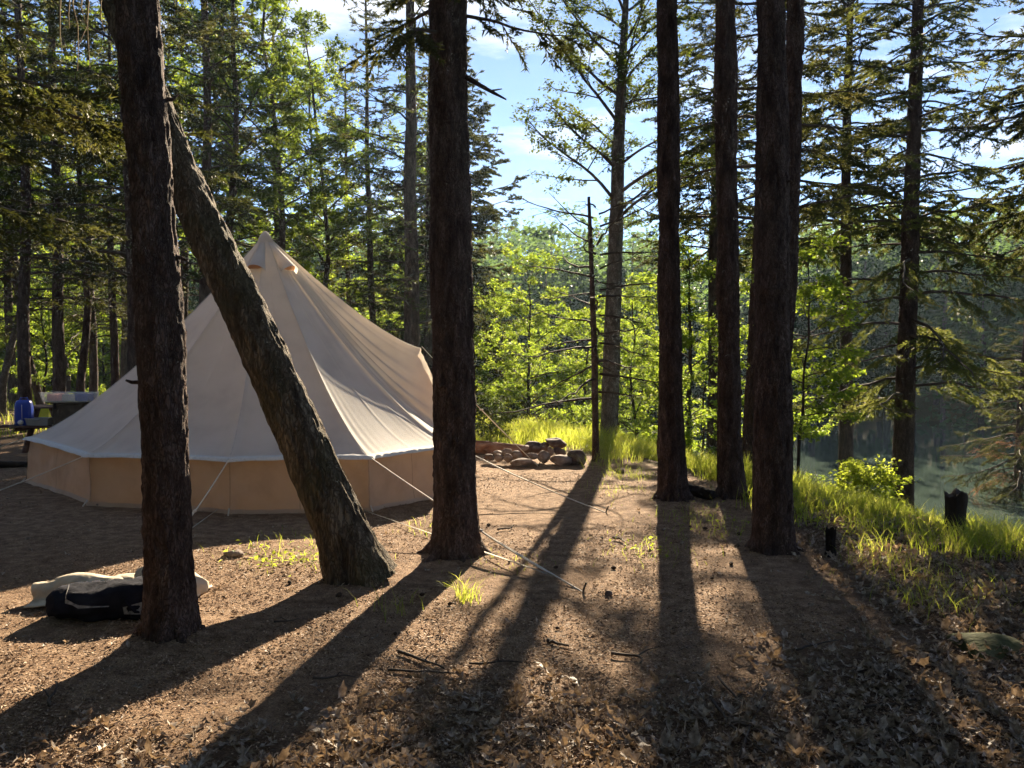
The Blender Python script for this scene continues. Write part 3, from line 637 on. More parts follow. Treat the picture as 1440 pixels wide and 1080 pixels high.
far = ff.build('far_shore_woods', M['far_leaf'], smooth=False); tag(far, 'blue green wooded hillside across the pond', kind='stuff')
tr = fw.build('far_shore_trunks', M['grey_bark'], far); tr['kind'] = 'stuff'

# woods behind the camera, part of the same forest: unseen, added to block sky light
bw, bf = MB(), MB()
for k in range(120):
    a0 = r.uniform(math.radians(72), math.radians(288)); dd = r.uniform(6.5, 34) if k > 30 else r.uniform(6, 12)
    x, y = math.sin(a0) * dd, math.cos(a0) * dd
    if x > 7 and y > -6: continue
    z = gz(x, y); H = r.uniform(10, 15); R_ = r.uniform(1.6, 2.6)
    tube(bw, [(x, y, z - .3), (x, y, z + H * .5), (x, y, z + H * .95)], [.17, .12, .02], 6)
    nq = 1500; t = r.random(nq) ** .85; a = r.uniform(0, 2 * PI, nq); rd = R_ * (1 - t) ** .8 * np.sqrt(r.random(nq))
    leaves(bf, np.stack([x + np.cos(a) * rd, y + np.sin(a) * rd, z + H * (.1 + .9 * t) - .2 * rd], -1), np.stack([np.cos(a), np.sin(a), -.4 + 0 * a], -1) + r.normal(0, .4, (nq, 3)), r.normal(0, .5, (nq, 3)) + [0, 0, 1], r.uniform(.25, .5, nq), r.uniform(.12, .25, nq))
bo = bf.build('unseen_woods', M['far_leaf'], smooth=False); tag(bo, 'unseen woods round the back of the camp, added to block sky light', kind='stuff')
tr = bw.build('unseen_trunks', M['spruce_bark'], bo); tr['kind'] = 'stuff'

# ------------------------------------------------------------------ tent
C = np.array([-3.28, 10.4, 0.0]); PEAK = np.array([at(373, 328, 10.4)[0], 10.4, at(373, 328, 10.4)[2]])
EZ = .55
def eave(px, py): 
    r_ = ray(px, py); t = (EZ - CAMH) / r_[2]; return np.array([0, 0, CAMH]) + r_ * t
apex = at(590, 489, 10.9)
rim = [eave(36, 616), eave(122, 640), eave(322, 646), eave(520, 643), eave(640, 627), np.array([-.62, 10.15, .5]), apex, np.array([-1.1, 12.2, .5]),
       np.array([-2.4, 13.2, EZ]), np.array([-4.3, 13.1, EZ]), np.array([-5.8, 12.0, EZ])]
NR = len(rim); PER = 72; NU = 110
rimc, ws = [], []
for k in range(NR):
    a, b = rim[k], rim[(k + 1) % NR]
    for q in range(PER):
        s = q / PER; p_ = a * (1 - s) + b * s; rimc.append(p_); ws.append((k, s))
rimc = np.array(rimc); seg = np.array([w_[0] for w_ in ws]); ss = np.array([w_[1] for w_ in ws])
tent = thing('bell_tent', 'large cream canvas bell tent with white eave band and shade-tinted side walls', 'tent', tuple(C))
u = np.linspace(0.012, 1, NU)[:, None]
flat = rimc[None, :, :2] * u[..., None] + PEAK[None, None, :2] * (1 - u[..., None])
sag = np.sin(PI * ss)[None] ** .62
inward = (PEAK[None, None, :2] - rimc[None, :, :2]); inward = inward / np.linalg.norm(inward, axis=-1, keepdims=True)
amt = np.where(np.isin(seg, [4, 5, 6, 7]), .042, .028)[None] * sag * np.sin(PI * np.clip(u, 0, 1) ** 1.2) ** .8 * 1.2
flat = flat + inward * amt[..., None]
# eaves scallop upward between the pegged points
zr = rimc[None, :, 2] + .014 * sag * u ** 6
pz = np.where(np.isin(seg, [5, 6]), 1.32, 1.36)[None]
zz = zr + (PEAK[2] - zr) * (1 - u) ** pz
# tension folds running down from the peak on the door side, wrinkles at the pegged corners
theta = (seg + ss)[None]
fold = .036 * np.sin(theta * 2 * PI * 4.5 + 1.2 * np.sin(u * 3)) * np.exp(-((theta - 5.0) / .75) ** 2) * np.clip(u * 6, 0, 1) * np.clip((1.05 - u) * 2, 0, 1)
near_c = np.minimum(ss, 1 - ss)[None]
wr = .013 * np.sin(near_c * 75) * np.exp(-near_c / .1) * np.clip((u - .55) * 2.2, 0, 1) + .012 * vnoise(np.stack([theta * 3.1 + 0 * u, u * 2.2 + 0 * theta, 0 * theta + 0 * u], -1), 3) * u
seam = .011 * (np.exp(-(near_c * PER * .7) ** 2) + .5 * np.exp(-((np.abs(ss[None] - .5)) * PER * .8) ** 2)) * np.clip(u * 3, 0, 1)
flat = flat - inward * (fold + wr + seam)[..., None]
V = np.concatenate([flat, zz[..., None]], -1)
n_ = NR * PER
def grid_faces(nu, nn, wrap=True):
    i = np.arange(nu - 1)[:, None] * nn; j = np.arange(nn)[None] if wrap else np.arange(nn - 1)[None]; j2 = (j + 1) % nn
    return np.stack([i + j, i + nn + j, i + nn + j2, i + j2], -1).reshape(-1, 4)
mb = MB(); mb.add(V - C, grid_faces(NU, n_)); top = mb.n; mb.add([PEAK - C + [0, 0, .015]])
jj = np.arange(n_); mb.Fs.append(np.stack([np.full(n_, top), jj, (jj + 1) % n_], -1))
mb.build('canopy', M['canvas'], tent)
out2_ = -inward[0]
mb = MB(); a = np.linspace(0, 2 * PI, 24, endpoint=False)
mb.add(np.array([np.stack([np.cos(a) * q, np.sin(a) * q, 0 * a + z_], -1) for q, z_ in ((.1, -.115), (.085, -.07), (.062, -.025), (.035, .012), (.012, .026))]) + (PEAK - C), grid_faces(5, 24)[:, ::-1], [list(range(96, 120))]); mb.build('peak_cap', M['canvas'], tent)
for k in range(NR):
    if k == 6: continue
    c_ = k * PER; cl_, cr_ = (c_ - 1) % n_, (c_ + 1) % n_; U0 = 6; a = V[U0:, c_] ; o_ = np.append(out2_[c_], .6) * .005
    wv = np.clip(np.linspace(.15, 1, len(a)), 0, 1)[:, None]; l_ = a + (V[U0:, cl_] - a) * .42 * wv + o_; r2_ = a + (V[U0:, cr_] - a) * .42 * wv + o_
    mb = MB(); mb.add(np.stack([l_, a + o_ * 1.5, r2_], 1) - C, grid_faces(len(a), 3, False)); mb.build('seam', M['seam'], tent)
# white eave band: a strip hanging outward just past the rim
keep = np.isin(seg, [0, 1, 2, 3, 4, 7, 8, 9, 10])
out2 = -inward[0]
b0 = V[-3] + np.concatenate([out2 * .006, np.full((n_, 1), .007)], 1); b1 = V[-1] + np.concatenate([out2 * .007, np.full((n_, 1), .006)], 1)
b2 = b1 + np.concatenate([out2 * .02, np.full((n_, 1), -.03)], 1) + np.stack([0 * ss, 0 * ss, .003 * np.sin(ss * 23 + seg * 2)], -1)
mb = MB(); bb = np.stack([b0, b1, b2]) - C; Q_ = grid_faces(3, n_); Q_ = Q_[keep[Q_[:, 0] % n_] & keep[(Q_[:, 0]) % n_]]
mb.add(bb, Q_); mb.build('eave_band', M['band'], tent)
# wall below the eaves, as a curtain set in from the rim, with soft creases
wp = rimc.copy(); 
low = np.where(np.isin(seg, [5, 6]), 1, 0)
ins = -.06; NW = 16; t = np.linspace(0, 1, NW)[:, None]
ztop = V[-1][:, 2] - .004; zbot = np.array([gz(p_[0], p_[1]) for p_ in wp]) - .01
th = seg + ss
crease = .02 * np.exp(-(np.minimum(ss, 1 - ss)[None] * 30) ** 2) + .02 * vnoise(np.stack([th[None] * 5 + t * 1.5, t * 2.0 + 0 * th[None], 0 * t + 0 * th[None]], -1), 8) + .011 * vnoise(np.stack([th[None] * 13 - t * 5, t * 3 + 0 * th[None], 0 * t + 0 * th[None]], -1), 18)
off = out2[None] * (ins + crease + .03 * t)[..., None]
WV = np.concatenate([wp[None, :, :2] + off, (ztop[None] * (1 - t) + zbot[None] * t)[..., None]], -1)
mb = MB(); Q_ = grid_faces(NW, n_); mb.add(WV - C, Q_); mb.build('side_wall', M['canvas_shaded'], tent)
for k in range(NR):
    if k in (5, 6, 7): continue
    for e in (0, PER // 2):
        c_ = (k * PER + e) % n_; o_ = np.append(out2[c_], 0) * .004; a = WV[:, c_]; l_ = a + (WV[:, c_ - 1] - a) * .3 + o_; r2_ = a + (WV[:, (c_ + 1) % n_] - a) * .3 + o_
        mb = MB(); mb.add(np.stack([l_, r2_], 1) - C, grid_faces(NW, 2, False)); mb.build('wall_seam', M['wall_seam'], tent)
    c_ = (k * PER) % n_; q = WV[-1, c_] + np.append(out2[c_], 0) * .02; mb = MB(); tube(mb, np.array([q + [0, 0, .07], q + np.append(out2[c_], 0) * .05 + [0, 0, .02], q + np.append(out2[c_], 0) * .06 + [0, 0, -.03]]) - C, [.008, .007, .007], 6); mb.build('peg_loop', M['rope'], tent)
# mud flap hem along the ground
mb = MB(); h0 = WV[-1] + np.concatenate([out2 * .004, np.full((n_, 1), .05)], 1); h1 = WV[-1] + np.concatenate([out2 * .03, np.full((n_, 1), .012)], 1)
mb.add(np.stack([h0, h1]) - C, grid_faces(2, n_)); mb.build('hem', M['canvas_shaded'], tent)
# vent hoods below the peak
def canopy_pt(thv, uv):
    a = int(thv * PER) % n_; b = int(uv * (NU - 1)); return V[b, a], np.append(out2[a], 0)
for thv in (1.72, 3.8):
    p0, o_ = canopy_pt(thv, .03); p1, _ = canopy_pt(thv, .15); sd = np.array([-o_[1], o_[0], 0]); mb = MB(); rows = []
    ax = p1 - p0; nrm_ = norm(np.cross(sd, ax)); nrm_ = nrm_ if nrm_ @ o_ > 0 else -nrm_
    for q in np.linspace(0, 1, 8):
        w_ = .03 + .095 * q; hh = .012 + .12 * q
        rows.append([p0 + ax * q + sd * w_ * math.cos(a_) + nrm_ * hh * math.sin(a_) for a_ in np.linspace(0, PI, 15)])
    mb.add(np.array(rows) - C, grid_faces(8, 15, False)); hood = mb.build('vent_hood', M['canvas'], tent)
    mb = MB(); q = .9; c_ = p0 + ax * q; rim_ = [c_ + sd * (.028 + .095 * q) * math.cos(a_) + nrm_ * (.008 + .115 * q) * math.sin(a_) for a_ in np.linspace(0, PI, 15)]
    mb.add(np.array([c_ + nrm_ * .004] + rim_) - C, [[0, k, k + 1] for k in range(1, 15)]); mb.build('vent_opening', M['vent_in'], hood)
# guy ropes with pegs
def guy(a, b, r_=.0055, double=None):
    a, b = np.asarray(a, float), np.asarray(b, float); mb = MB(); s = np.linspace(0, 1, 14)[:, None]
    P_ = a * (1 - s) + b * s + np.array([0, 0, -.03]) * (np.sin(PI * s)); tube(mb, P_ - C, r_, 6)
    if double:
        s = np.linspace(double[0], double[1], 10)[:, None]; sdv = norm(np.cross(b - a, [0, 0, 1.0])); P_ = a * (1 - s) + b * s + np.array([0, 0, -.03]) * (np.sin(PI * s)) + sdv * (.016 * np.sin(PI * (s - double[0]) / (double[1] - double[0])) ** .4 + .004) + [0, 0, .004]
        tube(mb, P_ - C, r_, 6); box(mb, a * (1 - double[0]) + b * double[0] - C + [0, 0, -.025], (.05, .02, .02), math.atan2(b[1] - a[1], b[0] - a[0]))
    g = mb.build('guy_rope', M['rope'], tent)
    mb = MB(); dr = norm((b - a) * [1, 1, 0]); tube(mb, [b + dr * .03 + [0, 0, .07] - C, b + dr * .01 + [0, 0, .03] - C, b - dr * .03 + [0, 0, -.08] - C], [.006, .007, .006], 6, True); mb.build('peg', M['dark_wood'], g)
guy(rim[0], G(-150, 672)); guy(rim[1], G(-135, 735), .006); guy(rim[2], G(222, 788), .006, (.55, .98))
guy(rim[3], G(820, 833), .006, (.62, .99)); guy(rim[4], G(852, 721), .006, (.2, .55)); guy(apex + [.03, 0, .02], G(757, 656), .006, (.5, .72))
guy(rim[9], rim[9] + [-.6, 1.4, -.55]); guy(rim[10], rim[10] + [-1.5, .5, -.55])

# ------------------------------------------------------------------ rocks, log, stumps
def rock(name, label, c, s, seed, mat='rock', rz=0, tilt=0, cat='rock', group=None, sub=4, rough=.22):
    import bmesh
    bm = bmesh.new(); bmesh.ops.create_icosphere(bm, subdivisions=sub, radius=1); V_ = np.array([v.co[:] for v in bm.verts]); F_ = [[v.index for v in f.verts] for f in bm.faces]; bm.free()
    r_ = np.random.default_rng(seed)
    for q in range(6):                                         # facets
        nrm = norm(r_.normal(size=3)); d = r_.uniform(.62, .9); over = V_ @ nrm - d; V_ = V_ - np.where(over > 0, over, 0)[:, None] * nrm * .85
    V_ = V_ * (1 + rough * fbm(V_ * 1.4, seed, 3) * .5)[:, None] + .012 * fbm(V_ * 7, seed + 3, 2)[:, None] * V_
    V_ = V_ * (np.array(s) / 2); mt = Matrix.Rotation(rz, 3, 'Z') @ Matrix.Rotation(tilt, 3, 'Y'); V_ = V_ @ np.array(mt).T
    mb = MB(); mb.add(V_, F_); o = mb.build(name, M[mat], loc=tuple(c)); tag(o, label, cat, group); return o
k_ = 11.7 / F
FR = 'rocks of the fire ring'
for k, (px, py, w_, h_, d, mat, tl, lab) in enumerate([
    (811, 645, 28, 24, 11.6, 'dark_rock', .55, 'big tilted dark boulder at the right end of the fire ring'),
    (789, 648.5, 31, 17, 11.5, 'rock', .1, 'wide low brown rock at the front right of the fire ring'),
    (765, 642, 18, 16, 11.6, 'rock', 0, 'pale rounded rock at the middle of the fire ring'),
    (781, 622.5, 30, 15, 12.0, 'dark_rock', .15, 'dark wide rock capping the top of the fire ring'),
    (787, 636, 18, 14, 11.8, 'dark_rock', 0, 'small dark rock under the capping rock of the fire ring'),
    (774.5, 634, 10, 13, 11.75, 'rock', 0, 'small pale upright rock under the capping rock'),
    (749, 630, 27, 20, 12.0, 'dark_rock', -.2, 'jagged dark rock left of the capping rock'),
    (738, 630, 12, 7, 11.8, 'rock', -.5, 'small pale sliver of rock leaning on the jagged dark rock'),
    (766, 629, 13, 14, 12.0, 'dark_rock', 0, 'small dark rock between the jagged rock and the capping rock'),
    (688, 643.5, 15, 10, 11.7, 'dark_rock', 0, 'leftmost flat dark stone of the fire ring'),
    (701, 644, 14, 11, 11.65, 'rock', 0, 'blocky stone second from the left of the fire ring'),
    (714, 644, 13, 12, 11.6, 'rock', .05, 'square pale stone third from the left of the fire ring'),
    (700, 636.5, 13, 6, 11.75, 'rock', 0, 'thin flat slab laid on the left stones of the fire ring'),
    (713, 635.5, 14, 9, 11.75, 'rock', 0, 'small block laid on the square pale stone'),
    (727, 640, 16, 12, 11.75, 'rock', .1, 'rounded stone left of the pale slab in the fire ring'),
    (736, 651, 34, 12, 11.45, 'rock', 0, 'long low reddish stone lying in front of the fire ring'),
    (750, 641.5, 16, 9, 11.6, 'rock', .1, 'flat pale slab left of the round rock in the fire ring')]):
    p_ = at(px, py, d); s_ = d / F; rock('fire_ring_rock', lab, p_, (w_ * s_ * 1.06, w_ * s_ * .85 if w_ < 24 else w_ * s_ * .7, h_ * s_ * 1.1), 200 + k, mat, 0, tl, 'rock', FR)
# log behind the fire ring
mb = MB(); a, b = at(590, 622, 13.3), at(748, 633, 12.6); a[2] = gz(a[0], a[1]) + .1; b[2] = gz(b[0], b[1]) + .09
trunk_mesh(mb, [a, (a + b) / 2 + [0, 0, .02], b], [.13, .12, .1], 28, .012, 5, 0, .1, (18, 18, 5), sub=.03)
tag(mb.build('fallen_log', M['red_log']), 'reddish fallen log lying behind the fire ring', 'log')
mb = MB(); a, b = at(962, 697, 8.7), at(1002, 705, 8.3); a[2] = gz(a[0], a[1]) + .07; b[2] = gz(b[0], b[1]) + .06
trunk_mesh(mb, [a, (a + b) / 2, b], [.06, .07, .075], 24, .016, 6, 0, .1, (22, 22, 6), sub=.02)
tag(mb.build('charred_log', M['charred']), 'short charred log lying between two right trunks', 'log')
mb = MB(); a, b = at(-60, 645, 11.0), at(42, 640, 11.3); a[2] = gz(a[0], a[1]) + .03; b[2] = gz(b[0], b[1]) + .03
trunk_mesh(mb, [a, (a + b) / 2 + [0, .05, .02], b], [.06, .055, .05], 20, .01, 7, 0, .1, sub=.03)
tag(mb.build('fallen_log', M['dark_wood']), 'dark thin log on the ground beside the left end of the tent', 'log')
def stump(name, label, base, h, r0, r1, seed, mat, jag=.04, flare=.4):
    mb = MB(); n = 28; rows = []; sides = 30; r_ = np.random.default_rng(seed); a = np.arange(sides) * 2 * PI / sides
    top = h + jag * vnoise(np.stack([np.cos(a) * 2, np.sin(a) * 2, 0 * a], -1), seed) * 2
    for q in np.linspace(0, 1, n):
        rad_ = (r0 * (1 - q) + r1 * q) * (1 + flare * math.exp(-q * h / .07) * (1 + .4 * np.sin(a * 5)))
        rad_ = rad_ * (1 - .18 * math.sin(PI * q)) + r0 * .13 * fbm(np.stack([np.cos(a) * 2.5, np.sin(a) * 2.5, a * 0 + q * h * 4], -1), seed, 4)
        rows.append(np.stack([np.cos(a) * rad_, np.sin(a) * rad_, -.05 + (top + .05) * q], -1))
    for q in (.75, .45, .15):
        rr_ = r1 * q; rows.append(np.stack([np.cos(a) * rr_, np.sin(a) * rr_, top * .6 + h * .4 - .03 * (1 - q) - .02 * vnoise(np.stack([np.cos(a) * 4 * q, np.sin(a) * 4 * q, 0 * a], -1), seed + 1)], -1))
    mb.add(np.array(rows), grid_faces(len(rows), sides)[:, ::-1]); o = mb.build(name, M[mat], loc=tuple(base)); return tag(o, label, 'stump')
g = G(1168, 783); stump('tree_stump', 'small black charred stump standing right of the thickest trunk', (g[0], g[1], gz(g[0], g[1])), .21, .047, .04, 3, 'charred', .02, .25)
g = G(1343, 752); k_ = g[1] / F; stump('tree_stump', 'broken dark stump on the bank in front of the pond water', (g[0], g[1], gz(g[0], g[1])), 58 * k_, 15 * k_, 14.5 * k_, 4, 'dark_wood', .022, .35)
def gpt(px, py, dz=0): g = G(px, py); return (g[0], g[1], gz(g[0], g[1]) + dz)
rock('mossy_boulder', 'low mossy boulder among dead leaves at the lower right edge', gpt(1405, 912, -.045), (.6, .46, .2), 301, 'moss_rock', .2, .1)
rock('field_stone', 'grey stone on the sandy ground left of the leaning trunk', gpt(329, 782, .015), (.15, .11, .07), 302)
rock('field_stone', 'grey stone half buried in the bank grass right of the thickest trunk', gpt(1151, 712, .03), (.2, .15, .14), 303, 'rock')
rock('field_stone', 'dark round stone on the sunlit sand before the right trunks', gpt(856, 838, .012), (.055, .05, .04), 304, 'dark_rock')
rock('field_stone', 'small stone at the grassy edge right of the fire ring', gpt(873, 665, .02), (.13, .1, .07), 305, 'dark_rock')

# ------------------------------------------------------------------ bag and canvas heap by the left trunk
g = gpt(170, 866); bag = thing('duffel_bag', 'black duffel bag lying behind the thick left trunk', 'bag', g, .06)
mb = MB(); nu, nv = 60, 40; uu = np.linspace(-1, 1, nu)[:, None]; vv_ = np.linspace(0, 2 * PI, nv, endpoint=False)[None]
sx = np.sign(np.cos(vv_)) * np.abs(np.cos(vv_)) ** .6; sz = np.sign(np.sin(vv_)) * np.abs(np.sin(vv_)) ** .6; env = (1 - np.abs(uu) ** 7) ** .35
PB = np.stack([.41 * uu + 0 * vv_, .15 * sx * env + 0 * uu, .1 + .112 * sz * env * (1 + .06 * np.sin(uu * 5)) + 0 * uu], -1)
PB[..., 2] -= .05 * np.clip(PB[..., 2] - .1, 0, 1) / .11 * (uu * .5 + .1) * -1
PB += .022 * (1 - 2 * np.abs(fbm(PB * np.array([7, 7, 10]), 5, 3)))[..., None] * np.array([.3, 1, 1]); PB[..., 2] = np.maximum(PB[..., 2] * .86, -.02)
mb.add(PB, grid_faces(nu, nv), [list(range(nv))], [list(range((nu - 1) * nv, nu * nv))[::-1]]); mb.build('body', M['navy'], bag)
def on_bag(x, zf):
    i_ = int((x / .41 + 1) / 2 * (nu - 1)); col = PB[i_]; fr = np.where(col[:, 1] < 0)[0]; j_ = fr[np.argmin(np.abs(col[fr, 2] - zf))]; return col[j_]
mb = MB(); ln = [on_bag(x, z_) for x, z_ in ((-.28, .19), (-.25, .165), (-.235, .135), (-.2, .12), (-.15, .108), (-.08, .106), (0, .1))]
ln = np.array(ln) + [0, -.012, 0]; st = np.array([(0, 0, .016), (0, 0, .007), (0, 0, .013), (0, 0, .006), (0, 0, .009), (0, 0, .004), (0, 0, .002)])
mb.add(np.concatenate([ln - st, ln + st + [0, .006, 0]]), [[k, k + 1, k + 8, k + 7] for k in range(6)]); mb.build('highlight_strip', M['grey_cloth'], bag)  # pale strip standing in for a highlight on the crumpled bag
mb = MB(); pt = np.array([on_bag(.09, .05), on_bag(.26, .06), on_bag(.26, .105), on_bag(.09, .095)]) + [0, -.016, 0]; mb.add(pt, [[0, 1, 2, 3]]); mb.build('pocket_flap', M['grey_cloth'], bag)
mb = MB(); tube(mb, np.array([on_bag(.1, .12) + [0, -.01, 0], on_bag(.15, .06) + [0, -.03, 0], on_bag(.22, .055) + [0, -.03, 0], on_bag(.28, .12) + [0, -.01, 0]]), .009, 6); mb.build('strap', M['navy'], bag)
def drape(name, label, c, size, lumps, seed, mat='cloth', cat='cloth', rz=0, frames=34, lift=.32, thick=.008):
    """a sheet dropped over lumps and left to crumple"""
    col = bpy.data.collections.new('tmp'); sc.collection.children.link(col); tmp = []
    def solid(me):
        o = bpy.data.objects.new('tmp', me); col.objects.link(o); m_ = o.modifiers.new('c', 'COLLISION'); o.collision.thickness_outer = .006; o.collision.cloth_friction = 40; tmp.append(o); return o
    mg = MB(); mg.add([(-2, -2, 0), (2, -2, 0), (2, 2, 0), (-2, 2, 0)], [[0, 1, 2, 3]]); solid(mg.mesh('tmp'))
    for lx, ly, lz, sx, sy, sz in lumps:
        import bmesh
        bm = bmesh.new(); bmesh.ops.create_icosphere(bm, subdivisions=3, radius=1); me = bpy.data.meshes.new('tmp'); bm.to_mesh(me); bm.free()
        for v in me.vertices: v.co = (v.co.x * sx + lx, v.co.y * sy + ly, v.co.z * sz + lz)
        solid(me)
    n1, n2 = 46, int(46 * size[1] / size[0]); r_ = np.random.default_rng(seed)
    X_, Y_ = np.meshgrid(np.linspace(-.5, .5, n1) * size[0], np.linspace(-.5, .5, n2) * size[1], indexing='ij')
    pn = np.stack([X_ * 4, Y_ * 4, 0 * X_], -1); Z_ = lift + .09 * fbm(pn, seed, 2)
    k0 = 1 - .22 * np.clip(np.abs(vnoise(pn * .6, seed + 3)), 0, 1)
    mg = MB(); mg.add(np.stack([X_ * .8 * k0, Y_ * .8 * k0, Z_], -1), grid_faces(n1, n2, False)); me = mg.mesh('tmp'); co = bpy.data.objects.new('tmp', me); col.objects.link(co); tmp.append(co)
    cm = co.modifiers.new('cloth', 'CLOTH'); st = cm.settings; st.quality = 5; st.mass = .25; st.tension_stiffness = 14; st.compression_stiffness = 14; st.shear_stiffness = 4; st.bending_stiffness = .35; st.shrink_min = -.22
    st.air_damping = 2; cm.collision_settings.use_self_collision = True; cm.collision_settings.self_distance_min = .006; cm.collision_settings.distance_min = .006; cm.collision_settings.collision_quality = 2
    cm.point_cache.frame_start = 1; cm.point_cache.frame_end = frames
    for f in range(1, frames + 1): sc.frame_set(f)
    dg = bpy.context.evaluated_depsgraph_get(); ev = co.evaluated_get(dg); W = np.array([v.co[:] for v in ev.data.vertices])
    sc.frame_set(1)
    for o in tmp: me_ = o.data; bpy.data.objects.remove(o); bpy.data.meshes.remove(me_)
    bpy.data.collections.remove(col)
    mb = MB(); mb.add(W, grid_faces(n1, n2, False)); o = mb.build(name, M[mat], loc=tuple(c)); o.rotation_euler = (0, 0, rz)
    sd_ = o.modifiers.new('thickness', 'SOLIDIFY'); sd_.thickness = thick; ss_ = o.modifiers.new('smooth', 'SUBSURF'); ss_.levels = 1; ss_.render_levels = 1
    return tag(o, label, cat)
drape('canvas_sack', 'cream canvas sack crumpled on the ground at the left of the black bag', gpt(122, 842, .005), (.7, .5), ((-.05, .02, .05, .17, .08, .09), (-.28, -.02, .06, .1, .05, .035), (.16, .05, .03, .1, .08, .07)), 4, rz=.12)
drape('canvas_sheet', 'folded cream sheet lying flat behind the black bag', gpt(172, 832, .005), (.75, .6), ((.05, 0, .03, .16, .1, .07),), 9)
drape('stuff_sack', 'pale stuffed sack leaning behind the thick left trunk', gpt(240, 840, .005), (.6, .5), ((-.06, .02, .1, .13, .1, .13), (.1, .0, .06, .09, .08, .09)), 13, cat='bag')

# ------------------------------------------------------------------ picnic table with camp gear, left
D0 = 13.9; tx0, tx1 = xd(38, D0), xd(150, D0); txc = (tx0 + tx1) / 2; tg = gz(txc, D0)
tab = thing('picnic_table', 'weathered wooden picnic table beyond the left end of the tent', 'table', (txc, D0, tg))
Lt = tx1 - tx0
mb = MB()
for k in range(4): box(mb, (0, -.27 + .18 * k, .735), (Lt, .17, .035))
mb.build('table_top', M['old_wood'], tab)
for sy in (-1, 1):
    mb = MB(); box(mb, (-.02, sy * .68 - .07, .44), (Lt + .04, .13, .035)); box(mb, (-.02, sy * .68 + .07, .44), (Lt + .04, .13, .035)); mb.build('bench', M['old_wood'], tab)
for sx in (-1, 1):
    for sy in (-1, 1):
        mb = MB(); a, b = np.array([sx * (Lt / 2 - .3), sy * .6, 0.0]), np.array([sx * (Lt / 2 - .3), sy * .2, .715]); sticks(mb, [a - [0, 0, .03]], [b], .055, .055, 4); mb.build('leg', M['old_wood'], tab)
    mb = MB(); box(mb, (sx * (Lt / 2 - .3) - .05, 0, .4), (.035, 1.55, .09)); mb.build('crossbeam', M['old_wood'], tab)
by = D0 - .68; bz = tg + .4575
# blue water can
can = thing('water_can', 'blue plastic water can with white cap standing on the picnic bench', 'water can', (xd(33, by), by, bz), .25)
mb = MB(); rows = []
for z_, w_, d_ in ((0, .115, .085), (.02, .13, .1), (.2, .13, .1), (.3, .128, .098), (.37, .118, .09), (.41, .1, .075), (.425, .07, .05)):
    a = np.linspace(0, 2 * PI, 28, endpoint=False); c_, s_ = np.cos(a), np.sin(a); rows.append(np.stack([np.sign(c_) * np.abs(c_) ** .4 * w_, np.sign(s_) * np.abs(s_) ** .4 * d_, 0 * a + z_], -1))
mb.add(np.array(rows), grid_faces(7, 28)[:, ::-1], [list(range(28))[::-1]], [list(range(168, 196))]); mb.build('body', M['blue_plastic'], can)
mb = MB(); tube(mb, [(-.06, 0, .42), (-.05, 0, .46), (.05, 0, .46), (.06, 0, .42)], .014, 8, True); mb.build('handle', M['blue_plastic'], can)
mb = MB(); tube(mb, [(-.02, -.095, .055), (-.02, -.13, .055)], [.042, .04], 16, True); mb.build('cap', M['white_plastic'], can)
mb = MB(); tube(mb, [(.0, -.108, .35), (.0, -.106, .1)], .004, 5, True); mb.build('seam', M['white_plastic'], can)
tub = thing('grey_tub', 'grey plastic tub on the picnic bench right of the blue water can', 'tub', (xd(56, by), by, bz))
mb = MB(); rows = [np.array([(-w_, -d_, z_), (w_, -d_, z_), (w_, d_, z_), (-w_, d_, z_)]) for z_, w_, d_ in ((.002, .17, .1), (.11, .19, .12), (.118, .2, .13), (.125, .2, .13), (.124, .18, .11), (.02, .16, .09))]
mb.add(np.array(rows), grid_faces(6, 4)[:, ::-1], [[3, 2, 1, 0]], [[20, 21, 22, 23]]); mb.build('body', M['grey_plastic'], tub, smooth=False)
mb = MB(); box(mb, (0, -.135, .1), (.12, .012, .03)); mb.build('grip', M['grey_plastic'], tub)
yb = thing('yellow_box', 'small yellow box standing behind the grey tub', 'box', (xd(60, by + .22), by + .25, tg + .4575 + .002))
yb.location = (xd(60, D0 + .68), D0 + .68, tg + .4575)
mb = MB(); box(mb, (0, 0, .12), (.28, .16, .24)); mb.build('body', M['yellow'], yb, smooth=False); mb = MB(); box(mb, (0, 0, .2525), (.29, .17, .025)); mb.build('lid', M['dark_wood'], yb, smooth=False)
ob = thing('storage_box', 'dark olive storage box on the picnic bench under the clear bin', 'box', (xd(97, by), by, bz))
mb = MB(); box(mb, (.03, 0, .18), (.5, .26, .36)); mb.build('body', M['olive_box'], ob, smooth=False)
mb = MB(); box(mb, (.03, 0, .375), (.54, .29, .03)); mb.build('lid', M['olive_box'], ob, smooth=False)
mb = MB(); box(mb, (-.16, -.148, .33), (.04, .012, .09)); mb.build('latch', M['charred'], ob, smooth=False)
cb = thing('clear_bin', 'clear plastic bin of red and blue things on top of the olive box', 'bin', (xd(98, by), by, bz + .392))
mb = MB(); rows = [np.array([(-w_, -d_, z_), (w_, -d_, z_), (w_, d_, z_), (-w_, d_, z_)]) for z_, w_, d_ in ((.002, .38, .15), (.15, .41, .17), (.158, .43, .19), (.165, .43, .19), (.163, .4, .16), (.012, .37, .14))]
mb.add(np.array(rows), grid_faces(6, 4)[:, ::-1], [[3, 2, 1, 0]], [[20, 21, 22, 23]]); mb.build('tub_body', M['clear_plastic'], cb, smooth=False)
